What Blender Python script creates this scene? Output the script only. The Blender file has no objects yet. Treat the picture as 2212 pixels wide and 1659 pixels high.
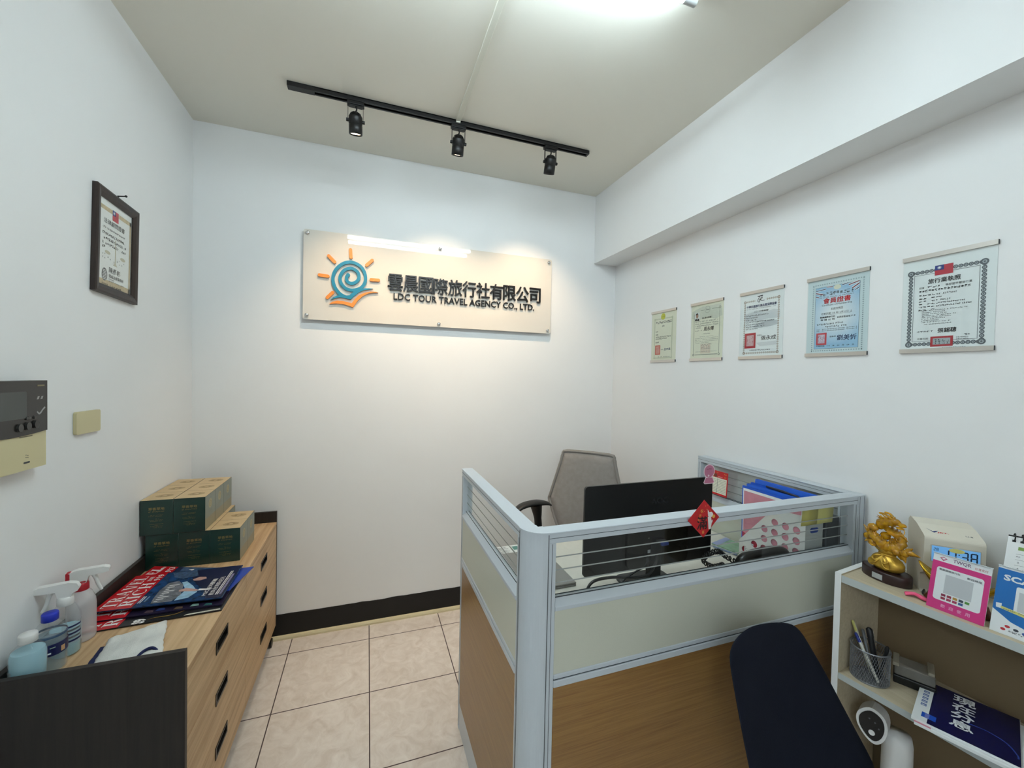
import bpy, bmesh, math, random
from mathutils import Matrix, Vector
random.seed(7)
R = math.radians
scene = bpy.context.scene
COL = scene.collection

# ------------------------------------------------------------------ camera
YAW, PITCH, ROLL, FPX = 0.34105, -0.02011, 0.02102, 878.33
cam_d = bpy.data.cameras.new('camera'); cam = bpy.data.objects.new('camera', cam_d); COL.objects.link(cam)
cy, sy, cp, sp, cr, sr = math.cos(YAW), math.sin(YAW), math.cos(PITCH), math.sin(PITCH), math.cos(ROLL), math.sin(ROLL)
fwd = Vector((sy*cp, cy*cp, sp)); rt = Vector((cy, -sy, 0)); up = rt.cross(fwd)
r2 = rt*cr + up*sr; u2 = up*cr - rt*sr
cam.matrix_world = Matrix(((r2.x, u2.x, -fwd.x, 0.3742), (r2.y, u2.y, -fwd.y, -2.3538), (r2.z, u2.z, -fwd.z, 1.4752), (0, 0, 0, 1)))
cam_d.sensor_fit = 'HORIZONTAL'; cam_d.sensor_width = 36; cam_d.lens = 36*FPX/2212
cam_d.clip_start = 0.02
scene.camera = cam

# ------------------------------------------------------------------ world and exposure
world = bpy.data.worlds.new('world'); scene.world = world; world.use_nodes = True
world.node_tree.nodes['Background'].inputs[0].default_value = (0.75, 0.85, 1, 1)
world.node_tree.nodes['Background'].inputs[1].default_value = 0.02
vs = scene.view_settings
vs.view_transform = 'Standard'; vs.look = 'None'; vs.gamma = 1; vs.exposure = 0.27; vs.use_curve_mapping = False
TUBE_STRENGTH = 52.0        # ceiling batten over the desk
REAR_STRENGTH = 86.0        # battens of the office behind the camera
SPOT_WATTS = 23.0

# ------------------------------------------------------------------ materials
def lin(c):
    if isinstance(c, str):
        c = [int(c[i:i+2], 16)/255 for i in (0, 2, 4)]
    return tuple((x/12.92 if x <= 0.04045 else ((x+0.055)/1.055)**2.4) for x in c) + (1,)
MATS = {}
def mat(name, col='888888', rough=0.5, metal=0, trans=0, ior=1.45, emit=0, noise=0, nscale=30, bump=0, bscale=200, alpha=1, coat=0, spec=0.5):
    if name in MATS: return MATS[name]
    m = bpy.data.materials.new(name); m.use_nodes = True; MATS[name] = m
    nt = m.node_tree; b = nt.nodes['Principled BSDF']
    c = lin(col)
    b.inputs['Base Color'].default_value = c; b.inputs['Roughness'].default_value = rough; b.inputs['Metallic'].default_value = metal
    b.inputs['Transmission Weight'].default_value = trans; b.inputs['IOR'].default_value = ior; b.inputs['Alpha'].default_value = alpha
    b.inputs['Coat Weight'].default_value = coat; b.inputs['Specular IOR Level'].default_value = spec
    if emit:
        b.inputs['Emission Color'].default_value = c; b.inputs['Emission Strength'].default_value = emit
    if noise or bump:
        tc = nt.nodes.new('ShaderNodeTexCoord')
        if noise:
            n = nt.nodes.new('ShaderNodeTexNoise'); n.inputs['Scale'].default_value = nscale; n.inputs['Detail'].default_value = 4
            nt.links.new(tc.outputs['Object'], n.inputs['Vector'])
            r = nt.nodes.new('ShaderNodeValToRGB'); r.color_ramp.elements[0].position = 0.3; r.color_ramp.elements[1].position = 0.7
            r.color_ramp.elements[0].color = tuple(x*(1-noise) for x in c[:3]) + (1,)
            r.color_ramp.elements[1].color = tuple(min(1, x*(1+noise*0.6)) for x in c[:3]) + (1,)
            nt.links.new(n.outputs[0], r.inputs[0]); nt.links.new(r.outputs[0], b.inputs['Base Color'])
        if bump:
            n2 = nt.nodes.new('ShaderNodeTexNoise'); n2.inputs['Scale'].default_value = bscale; n2.inputs['Detail'].default_value = 3
            nt.links.new(tc.outputs['Object'], n2.inputs['Vector'])
            bp = nt.nodes.new('ShaderNodeBump'); bp.inputs['Strength'].default_value = bump; bp.inputs['Distance'].default_value = 0.002
            nt.links.new(n2.outputs[0], bp.inputs['Height']); nt.links.new(bp.outputs[0], b.inputs['Normal'])
    return m

def wood(name, dark, light, axis, rough=0.45, scale=1.0, stretch=14):
    if name in MATS: return MATS[name]
    m = mat(name, light, rough); nt = m.node_tree; b = nt.nodes['Principled BSDF']
    g = nt.nodes.new('ShaderNodeNewGeometry'); mp = nt.nodes.new('ShaderNodeMapping')
    s = [stretch*3*scale]*3; s['xyz'.index(axis)] = 1.6*scale
    mp.inputs['Scale'].default_value = s
    nt.links.new(g.outputs['Position'], mp.inputs['Vector'])
    n = nt.nodes.new('ShaderNodeTexNoise'); n.inputs['Scale'].default_value = 1.0; n.inputs['Detail'].default_value = 6; n.inputs['Roughness'].default_value = 0.65; n.inputs['Distortion'].default_value = 0.6
    nt.links.new(mp.outputs[0], n.inputs['Vector'])
    r = nt.nodes.new('ShaderNodeValToRGB'); r.color_ramp.elements[0].position = 0.33; r.color_ramp.elements[1].position = 0.62
    r.color_ramp.elements[0].color = lin(dark); r.color_ramp.elements[1].color = lin(light)
    nt.links.new(n.outputs[0], r.inputs[0]); nt.links.new(r.outputs[0], b.inputs['Base Color'])
    bp = nt.nodes.new('ShaderNodeBump'); bp.inputs['Strength'].default_value = 0.08; bp.inputs['Distance'].default_value = 0.001
    nt.links.new(n.outputs[0], bp.inputs['Height']); nt.links.new(bp.outputs[0], b.inputs['Normal'])
    return m

def clear(name, tint=(0.97, 0.98, 0.97), ior=1.49, rough=0.0, body=0.0, body_col='ffffff'):
    """thin clear sheet: transparent with mirror gloss by Fresnel, optional milky body"""
    if name in MATS: return MATS[name]
    m = bpy.data.materials.new(name); m.use_nodes = True; MATS[name] = m
    nt = m.node_tree; nt.nodes.clear(); out = nt.nodes.new('ShaderNodeOutputMaterial')
    t = nt.nodes.new('ShaderNodeBsdfTransparent'); t.inputs[0].default_value = tuple(tint) + (1,)
    g = nt.nodes.new('ShaderNodeBsdfGlossy'); g.inputs['Roughness'].default_value = rough
    f = nt.nodes.new('ShaderNodeFresnel'); f.inputs[0].default_value = ior
    src = t
    if body:
        d = nt.nodes.new('ShaderNodeBsdfDiffuse'); d.inputs[0].default_value = lin(body_col)
        mx0 = nt.nodes.new('ShaderNodeMixShader'); mx0.inputs[0].default_value = body
        nt.links.new(t.outputs[0], mx0.inputs[1]); nt.links.new(d.outputs[0], mx0.inputs[2]); src = mx0
    mx = nt.nodes.new('ShaderNodeMixShader')
    gm = nt.nodes.new('ShaderNodeNewGeometry'); inv = nt.nodes.new('ShaderNodeMath'); inv.operation = 'SUBTRACT'; inv.inputs[0].default_value = 1
    mul = nt.nodes.new('ShaderNodeMath'); mul.operation = 'MULTIPLY'          # only the outer face of the sheet mirrors
    nt.links.new(gm.outputs['Backfacing'], inv.inputs[1]); nt.links.new(inv.outputs[0], mul.inputs[0]); nt.links.new(f.outputs[0], mul.inputs[1])
    nt.links.new(mul.outputs[0], mx.inputs[0]); nt.links.new(src.outputs[0], mx.inputs[1]); nt.links.new(g.outputs[0], mx.inputs[2])
    nt.links.new(mx.outputs[0], out.inputs[0])
    return m

WALL = mat('wall_paint', 'ebebea', 0.55, bump=0.06, bscale=90, noise=0.012, nscale=3)
CEIL = mat('ceiling_paint', 'e6e3d8', 0.7, bump=0.05, bscale=60)
BLACK = mat('black_metal', '0b0b0c', 0.4); BLACKP = mat('black_plastic', '0c0d0f', 0.42)
CHROME = mat('chrome', 'd8d8d8', 0.12, 1)
ALU = mat('aluminium_painted', 'c3cad0', 0.32, 0.0); ALUB = mat('brushed_aluminium', 'cfc9c2', 0.35, 0.75)
LINE = mat('seam_dark', '3c4246', 0.6)
BEIGE = mat('beige_panel', 'c9cabb', 0.38, bump=0.1, bscale=500)
WHITE = mat('white_paint', 'e8e9e8', 0.5); WHITEP = mat('white_plastic', 'e6e6e4', 0.35)
PAPER = mat('paper_white', 'eef0ef', 0.6); CREAM = mat('paper_cream', 'e6e4cf', 0.6)
INK = mat('ink_black', '161618', 0.6); INKG = mat('ink_grey', '5b5d60', 0.6); INKB = mat('ink_blue', '1d2f5c', 0.6)
RED = mat('print_red', 'c01f26', 0.45); DRED = mat('seal_red', 'b0323a', 0.6); PINK = mat('print_pink', 'c9828f', 0.5)
IVORY = mat('ivory_plastic', 'c9be95', 0.4)
NAVY = mat('print_navy', '131a4c', 0.35); BLUE = mat('print_blue', '1b4fb5', 0.45)

# floor tiles: 400 mm, marbled cream, dark grout
FLOOR = mat('floor_tile', 'd8c8b8', 0.22); nt = FLOOR.node_tree; b = nt.nodes['Principled BSDF']
g = nt.nodes.new('ShaderNodeNewGeometry'); sx = nt.nodes.new('ShaderNodeSeparateXYZ'); nt.links.new(g.outputs['Position'], sx.inputs[0])
def mnode(op, a=None, bb=None, v0=None, v1=None):
    n = nt.nodes.new('ShaderNodeMath'); n.operation = op
    if a is not None: nt.links.new(a, n.inputs[0])
    if bb is not None: nt.links.new(bb, n.inputs[1])
    if v0 is not None: n.inputs[0].default_value = v0
    if v1 is not None: n.inputs[1].default_value = v1
    return n.outputs[0]
def edge(o):
    s = mnode('PINGPONG', mnode('ADD', o, v1=4.0), v1=0.2)
    return mnode('LESS_THAN', s, v1=0.0023)
gr = mnode('MAXIMUM', edge(sx.outputs[0]), edge(sx.outputs[1]))
n1 = nt.nodes.new('ShaderNodeTexNoise'); n1.inputs['Scale'].default_value = 14; n1.inputs['Detail'].default_value = 7; n1.inputs['Roughness'].default_value = 0.65; n1.inputs['Distortion'].default_value = 1.2
nt.links.new(g.outputs['Position'], n1.inputs['Vector'])
rp = nt.nodes.new('ShaderNodeValToRGB'); e = rp.color_ramp.elements
e[0].position = 0.3; e[0].color = lin('d3c6ba'); e[1].position = 0.68; e[1].color = lin('eae1d8')
nt.links.new(n1.outputs[0], rp.inputs[0])
mx = nt.nodes.new('ShaderNodeMix'); mx.data_type = 'RGBA'; mx.inputs['B'].default_value = lin('4b3d3b')
nt.links.new(gr, mx.inputs[0]); nt.links.new(rp.outputs[0], mx.inputs['A']); nt.links.new(mx.outputs['Result'], b.inputs['Base Color'])
rr_ = mnode('MULTIPLY', gr, v1=0.5); nt.links.new(mnode('ADD', rr_, v1=0.25), b.inputs['Roughness'])
bp = nt.nodes.new('ShaderNodeBump'); bp.inputs['Strength'].default_value = 0.4; bp.inputs['Distance'].default_value = 0.001; bp.invert = True
nt.links.new(gr, bp.inputs['Height']); nt.links.new(bp.outputs[0], b.inputs['Normal'])

OAK_Y = wood('oak_laminate_y', 'a98862', 'cbab84', 'y', 0.5)
DARKW = wood('dark_ash_laminate', '1c1817', '28221f', 'z', 0.5, 1.5)
PANELW_X = wood('partition_wood_x', '7d5932', '94703f', 'x', 0.33, 3.0, 20)
PANELW_Y = wood('partition_wood_y', '7d5932', '94703f', 'y', 0.33, 3.0, 20)
MAPLE = wood('maple_laminate', 'b5a78c', 'c4b79d', 'y', 0.5, 2)
FRAMEW = wood('frame_wood', '1d1513', '30241f', 'z', 0.4, 3)

# ------------------------------------------------------------------ mesh building
I4 = Matrix.Identity(4)
XF = {}
def root_of(o):
    while o.parent: o = o.parent
    return o
def tag(o, label=None, cat=None, group=None, kind=None):
    if label: o['label'] = label
    if cat: o['category'] = cat
    if group: o['group'] = group
    if kind: o['kind'] = kind
    return o
def thing(name, label, cat, loc=(0, 0, 0), rotz=0, group=None):
    o = bpy.data.objects.new(name, None); COL.objects.link(o)
    o.location = loc; o.rotation_euler = (0, 0, rotz); o.empty_display_size = 0.05
    XF[o.name] = (Matrix.Translation(Vector(loc)) @ Matrix.Rotation(rotz, 4, 'Z')).inverted()
    return tag(o, label, cat, group)
TXT = {}
def text_geo(s, bold=0.0, res=2):
    k = (s, bold, res)
    if k not in TXT:
        c = bpy.data.curves.new('text', 'FONT'); c.body = s; c.offset = bold; c.resolution_u = res
        o = bpy.data.objects.new('text', c); me = bpy.data.meshes.new_from_object(o)
        vv = [(v.co.x, v.co.y) for v in me.vertices]; ff = [tuple(p.vertices) for p in me.polygons]
        bpy.data.objects.remove(o); bpy.data.curves.remove(c); bpy.data.meshes.remove(me)
        TXT[k] = (vv, ff)
    return TXT[k]
class MB:
    """collects shapes in world space (through self.T) into one mesh"""
    def __init__(self, T=None):
        self.v = []; self.f = []; self.m = []; self.s = []; self.mats = []; self.T = T.copy() if T else I4.copy()
    def mi(self, m):
        if m not in self.mats: self.mats.append(m)
        return self.mats.index(m)
    def add(self, vs, fs, m, smooth=False):
        n = len(self.v); k = self.mi(m); T = self.T
        self.v += [T @ Vector(p) for p in vs]
        for f in fs:
            self.f.append([i+n for i in f]); self.m.append(k); self.s.append(smooth)
    def box(self, x0, x1, y0, y1, z0, z1, m):
        self.add([(x0, y0, z0), (x1, y0, z0), (x1, y1, z0), (x0, y1, z0), (x0, y0, z1), (x1, y0, z1), (x1, y1, z1), (x0, y1, z1)],
                 [(3, 2, 1, 0), (4, 5, 6, 7), (0, 1, 5, 4), (1, 2, 6, 5), (2, 3, 7, 6), (3, 0, 4, 7)], m)
    def rect(self, x0, x1, y0, y1, z, m):
        self.add([(x0, y0, z), (x1, y0, z), (x1, y1, z), (x0, y1, z)], [(0, 1, 2, 3)], m)
    def quad(self, a, b, c, d, m): self.add([a, b, c, d], [(0, 1, 2, 3)], m)
    def prism(self, pts, z0, z1, m, smooth=False):
        n = len(pts)
        if sum(pts[i][0]*pts[(i+1) % n][1]-pts[(i+1) % n][0]*pts[i][1] for i in range(n)) < 0: pts = pts[::-1]
        self.add([(x, y, z0) for x, y in pts] + [(x, y, z1) for x, y in pts], [tuple(range(n))[::-1], tuple(range(n, 2*n))], m)
        self.add([(x, y, z0) for x, y in pts] + [(x, y, z1) for x, y in pts], [(i, (i+1) % n, n+(i+1) % n, n+i) for i in range(n)], m, smooth)
    def flat(self, pts, z, m): self.add([(x, y, z) for x, y in pts], [tuple(range(len(pts)))], m)
    def lathe(self, prof, m, n=32, c=(0, 0, 0), sx=1, sy=1, cap=True):
        vs = []; fs = []
        for (r, z) in prof:
            vs += [(c[0]+r*sx*math.cos(2*math.pi*i/n), c[1]+r*sy*math.sin(2*math.pi*i/n), c[2]+z) for i in range(n)]
        for j in range(len(prof)-1):
            fs += [(j*n+i, j*n+(i+1) % n, (j+1)*n+(i+1) % n, (j+1)*n+i) for i in range(n)]
        self.add(vs, fs, m, True)
        if cap:
            for j, rev in ((0, True), (len(prof)-1, False)):
                if prof[j][0] > 1e-5:
                    ring = vs[j*n:(j+1)*n]; self.add(ring, [tuple(range(n))[::-1] if rev else tuple(range(n))], m)
    def cyl(self, a, b_, r, m, n=20, r2=None):
        self.tube([a, b_], [r, r if r2 is None else r2], m, n)
    def tube(self, path, rad, m, n=10, closed=False, cap=True):
        P = [Vector(p) for p in path]; k = len(P)
        if not hasattr(rad, '__len__'): rad = [rad]*k
        vs = []; fs = []; prev = None
        for i in range(k):
            if closed: t = P[(i+1) % k]-P[i-1]
            else: t = P[min(i+1, k-1)]-P[max(i-1, 0)]
            t.normalize()
            if prev is None:
                a = Vector((0, 0, 1)) if abs(t.z) < 0.9 else Vector((1, 0, 0)); nrm = t.cross(a).normalized()
            else:
                nrm = (prev-t*prev.dot(t)).normalized()
            prev = nrm; bn = t.cross(nrm)
            vs += [P[i]+(nrm*math.cos(2*math.pi*j/n)+bn*math.sin(2*math.pi*j/n))*rad[i] for j in range(n)]
        for i in range(k if closed else k-1):
            i2 = (i+1) % k
            fs += [(i*n+j, i*n+(j+1) % n, i2*n+(j+1) % n, i2*n+j) for j in range(n)]
        self.add(vs, fs, m, True)
        if cap and not closed:
            self.add(vs[:n], [tuple(range(n))[::-1]], m); self.add(vs[-n:], [tuple(range(n))], m)
    def ell(self, c, r, m, n=16, k=10, rot=None, jit=0):
        vs = []; fs = []
        for j in range(k+1):
            th = math.pi*j/k
            for i in range(n):
                p = Vector((r[0]*math.sin(th)*math.cos(2*math.pi*i/n), r[1]*math.sin(th)*math.sin(2*math.pi*i/n), r[2]*math.cos(th)))
                if jit: p *= 1+random.uniform(-jit, jit)
                if rot: p = rot @ p
                vs.append(p+Vector(c))
        for j in range(k):
            fs += [(j*n+i, (j+1)*n+i, (j+1)*n+(i+1) % n, j*n+(i+1) % n) for i in range(n)]
        self.add(vs, fs, m, True)
    def text(self, s, m, x, y, w=None, h=None, z=0.0, bold=0.0, depth=0.0, align='l', rot=0, res=2, ital=0):
        """lettering on the local XY plane; x,y = lower-left (or centre) of the ink box"""
        if bold > 0.004 and any(ord(ch) > 0x2e80 for ch in s):      # dense characters: thicken by overprinting shifted copies
            vv, _ = text_geo(s, 0, res); d_ = bold*0.6*(h/(max(p[1] for p in vv)-min(p[1] for p in vv)) if h else 0.01)
            for k_, (ox_, oy_) in enumerate(((-d_, -d_), (d_, -d_), (-d_, d_), (d_, d_))): self.text(s, m, x+ox_, y+oy_, w, h, z+k_*0.00007, 0, depth, align, rot, res, ital)
            return
        vv, ff = text_geo(s, bold, res)
        if not vv: return
        x0 = min(p[0] for p in vv); x1 = max(p[0] for p in vv); y0 = min(p[1] for p in vv); y1 = max(p[1] for p in vv)
        sh = h/(y1-y0) if h else w/(x1-x0); sw = w/(x1-x0) if w else sh
        ox = {'l': 0, 'c': -0.5*(x1-x0), 'r': -(x1-x0)}[align]
        c_, s_ = math.cos(rot), math.sin(rot)
        pts = []
        for (a, b__) in vv:
            px = (a-x0+ox)*sw+ital*(b__-y0)*sh; py = (b__-y0)*sh
            pts.append((x+px*c_-py*s_, y+px*s_+py*c_))
        if not depth:
            self.add([(px, py, z) for px, py in pts], ff, m)
        else:
            n = len(pts); ed = {}
            for f in ff:
                for i in range(len(f)):
                    e_ = (f[i], f[(i+1) % len(f)]); ed[e_] = 1
            side = [(a, b__, b__+n, a+n) for (a, b__) in ed if (b__, a) not in ed]
            self.add([(px, py, z) for px, py in pts]+[(px, py, z+depth) for px, py in pts],
                     [tuple(reversed(f)) for f in ff]+[tuple(i+n for i in f) for f in ff]+side, m)
    def dashes(self, m, x0, x1, y, h, z, seed=0, gap=0.25, unit=None):
        """a line of print too small to read: short strokes"""
        rnd = random.Random(seed); unit = unit or h*1.05; x = x0
        while x < x1-unit*0.3:
            if rnd.random() > gap*0.35:
                a = x; w_ = min(unit*0.86, x1-x); th = h*0.15
                for lv in rnd.sample((0.0, 0.2, 0.42, 0.62, 0.82), rnd.choice((2, 3, 3))):
                    p, r_ = rnd.choice(((0, 1), (0.1, 0.9), (0, 0.55), (0.45, 1), (0.25, 1))); self.rect(a+w_*p, a+w_*r_, y+h*lv, y+h*lv+th, z, m)
                for _ in range(rnd.choice((1, 2, 2))):
                    cx = a+w_*rnd.uniform(0.02, 0.8); u0 = rnd.choice((0, 0.2, 0.4)); self.rect(cx, cx+unit*0.14, y+h*u0, y+h*rnd.uniform(u0+0.4, 1.0), z, m)
            x += unit
    def build(self, name, parent=None, bevel=0, seg=2, sub=0, solid=0, label=None, fix=False, smooth_all=False, weld=False):
        me = bpy.data.meshes.new(name)
        vs = self.v
        if parent is not None:
            W = XF[root_of(parent).name]; vs = [W @ p for p in vs]
        me.from_pydata([tuple(p) for p in vs], [], self.f)
        for m in self.mats: me.materials.append(m)
        for p, k, s in zip(me.polygons, self.m, self.s):
            p.material_index = k; p.use_smooth = s or smooth_all
        me.update()
        if weld or fix:
            bm = bmesh.new(); bm.from_mesh(me)
            if weld: bmesh.ops.remove_doubles(bm, verts=bm.verts, dist=1e-5)
            bmesh.ops.recalc_face_normals(bm, faces=bm.faces); bm.to_mesh(me); bm.free()
        o = bpy.data.objects.new(name, me); COL.objects.link(o)
        if parent is not None: o.parent = parent
        if bevel:
            md = o.modifiers.new('bevel', 'BEVEL'); md.width = bevel; md.segments = seg; md.limit_method = 'ANGLE'; md.angle_limit = R(40)
        if solid:
            md = o.modifiers.new('solid', 'SOLIDIFY'); md.thickness = solid; md.offset = 0
        if sub:
            md = o.modifiers.new('sub', 'SUBSURF'); md.levels = sub; md.render_levels = sub
        if label: o['label'] = label
        return o
def boxpart(name, parent, x0, x1, y0, y1, z0, z1, m, bevel=0.0015, label=None, T=None):
    b = MB(T); b.box(x0, x1, y0, y1, z0, z1, m); return b.build(name, parent, bevel, label=label)
def frame(o, X, Y, Z):
    return Matrix(((X[0], Y[0], Z[0], o[0]), (X[1], Y[1], Z[1], o[1]), (X[2], Y[2], Z[2], o[2]), (0, 0, 0, 1)))
def on_back(x, y, z): return frame((x, y, z), (1, 0, 0), (0, 0, 1), (0, -1, 0))
def on_right(x, y, z): return frame((x, y, z), (0, -1, 0), (0, 0, 1), (-1, 0, 0))
def on_left(x, y, z): return frame((x, y, z), (0, 1, 0), (0, 0, 1), (1, 0, 0))
def rrect(w, h, r, n=6, cx=0, cy=0):
    p = []
    for (sx_, sy_, a0) in ((1, 1, 0), (-1, 1, 90), (-1, -1, 180), (1, -1, 270)):
        for i in range(n+1):
            a = R(a0+90*i/n); p.append((cx+sx_*(w/2-r)+r*math.cos(a), cy+sy_*(h/2-r)+r*math.sin(a)))
    return p
def circ(cx, cy, r, n=24, ry=None): return [(cx+r*math.cos(2*math.pi*i/n), cy+(ry or r)*math.sin(2*math.pi*i/n)) for i in range(n)]
def smooth_path(pts, k=5):
    """Catmull-Rom through points"""
    P = [Vector(p) for p in pts]; out = []
    for i in range(len(P)-1):
        p0 = P[max(i-1, 0)]; p1 = P[i]; p2 = P[i+1]; p3 = P[min(i+2, len(P)-1)]
        for j in range(k):
            t = j/k; out.append(0.5*((2*p1)+(p2-p0)*t+(2*p0-5*p1+4*p2-p3)*t*t+(3*p1-p0-3*p2+p3)*t**3))
    out.append(P[-1]); return out
def holed(outer, holes, depth, T, m, mb):
    """plate with real holes, filled through a 2-D curve"""
    c = bpy.data.curves.new('plate', 'CURVE'); c.dimensions = '2D'; c.fill_mode = 'BOTH'; c.extrude = depth/2
    for loop in [outer]+holes:
        s = c.splines.new('POLY'); s.points.add(len(loop)-1); s.use_cyclic_u = True
        for p, q in zip(s.points, loop): p.co = (q[0], q[1], 0, 1)
    o = bpy.data.objects.new('plate', c); me = bpy.data.meshes.new_from_object(o)
    old = mb.T; mb.T = T
    mb.add([tuple(v.co) for v in me.vertices], [tuple(p.vertices) for p in me.polygons], m)
    mb.T = old; bpy.data.objects.remove(o); bpy.data.curves.remove(c); bpy.data.meshes.remove(me)

# ------------------------------------------------------------------ the room
XL, YB, ZC, XBM, ZBM, XR = -0.471, 0.146, 2.730, 1.849, 2.267, 2.024
def struct(name, boxes, m, label=None, bevel=0):
    b = MB()
    for q in boxes: b.box(*q, m)
    o = b.build(name, None, bevel); o['kind'] = 'structure'
    if label: o['label'] = label
    return o
struct('floor', [(-3.1, 2.2, -6.6, 0.3, -0.1, 0.0)], FLOOR, 'floor of cream marbled square tiles with dark grout')
struct('ceiling', [(-3.1, 2.2, -6.6, 0.3, ZC, ZC+0.1)], CEIL, 'off-white painted ceiling')
struct('wall_back', [(XL-0.1, 2.2, YB, YB+0.12, 0, ZC)], WALL, 'white wall behind the company sign')
struct('wall_left', [(XL-0.1, XL, -3.0, YB, 0, ZC)], WALL, 'white wall on the left with the dark framed certificate')
struct('wall_right', [(XR, XR+0.12, -6.6, YB, 0, ZC)], WALL, 'white wall on the right with five certificates')
struct('wall_beam', [(XBM, XR, -6.6, YB, ZBM, ZC)], WALL, 'white boxed beam along the top of the right wall')
struct('wall_hall', [(-3.1, XL-0.1, -3.1, -3.0, 0, ZC)], WALL)
struct('wall_outer', [(-3.2, -3.1, -6.6, -3.0, 0, ZC)], WALL)
struct('wall_front', [(-3.1, 2.2, -6.7, -6.6, 0, ZC)], WALL)
BBM = mat('baseboard_black', '0e0d0d', 0.6, noise=0.2, nscale=20)
b = MB(on_back(0, YB, 0)); pts = [(XL, 0.012), (XR, 0.012)]
rnd = random.Random(3); n = 60
pts += [(XR-(XR-XL)*i/n, 0.136+rnd.uniform(-0.0022, 0.0022)) for i in range(n+1)]
b.prism(pts, 0, 0.003, BBM); o = b.build('baseboard_back'); o['kind'] = 'structure'; o['label'] = 'black baseboard strip along the back wall'
b = MB(); TR = mat('trim_ivory', 'd8cda8', 0.45, noise=0.06, nscale=15)
prof = [(0, 0), (0.014, 0), (0.014, 0.010), (0.010, 0.018), (0.003, 0.021), (0, 0.021)]
for x0, x1 in ((XL, 0.71), (0.7105, XR)):
    b.T = frame((x0, YB-0.003, 0), (0, -1, 0), (0, 0, 1), (-1, 0, 0)); b.prism(prof, -(x1-x0), 0, TR)
o = b.build('trim_1', None, fix=True); o['kind'] = 'structure'; o['label'] = 'ivory quarter-round trim at the foot of the back wall'

# ------------------------------------------------------------------ ceiling lamps
TUBE = mat('lamp_tube', 'e3f7ff', 0.3, emit=TUBE_STRENGTH); TUBER = mat('lamp_tube_rear', 'e6f5ff', 0.3, emit=REAR_STRENGTH)
ENDCAP = mat('lamp_endcap', 'b9bcbb', 0.3)
def batten(cx, cy_, half, label, tm, dy=0.055):
    t = thing('ceiling_tube_light', label, 'ceiling light', (cx, cy_, ZC), 0)
    boxpart('housing', t, cx-half-0.05, cx+half+0.05, cy_-dy-0.02, cy_+dy+0.02, ZC-0.035, ZC-0.0005, WHITE, 0.004)
    for s in (-1, 1):
        y = cy_+s*dy
        q = MB(); q.cyl((cx-half, y, ZC-0.06), (cx+half, y, ZC-0.06), 0.013, tm, 20); tb = q.build('tube', t)
        for e_ in (-1, 1):
            q = MB(); q.cyl((cx+e_*half, y, ZC-0.06), (cx+e_*(half+0.045), y, ZC-0.06), 0.0135, ENDCAP, 20)
            q.box(cx+e_*(half+0.035)-0.008, cx+e_*(half+0.035)+0.008, y-0.011, y+0.011, ZC-0.06, ZC-0.03, WHITE); q.build('tube_holder', t, 0.001)
    return t
batten(0.742, -1.379, 0.550, 'white twin-tube ceiling light at the top edge above the desk, switched on', TUBE, 0.077)
batten(-1.35, -4.4, 0.6, 'white twin-tube ceiling light of the office behind, beside the hall wall', TUBER)
batten(-1.7, -5.6, 0.6, 'white twin-tube ceiling light of the office behind, near the front wall', TUBER)

# surface conduit along the ceiling
q = MB(); CON = mat('conduit_plastic', 'd9d8cb', 0.5)
q.box(0.766, 0.788, -6.5, -0.345, ZC-0.011, ZC-0.0005, CON); q.box(0.766, 0.788, -0.352, -0.3445, ZC-0.016, ZC-0.0005, CON)
tag(q.build('cable_conduit', None, 0.0015), 'slim off-white cable conduit along the ceiling to the black lamp track', 'conduit')

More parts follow.
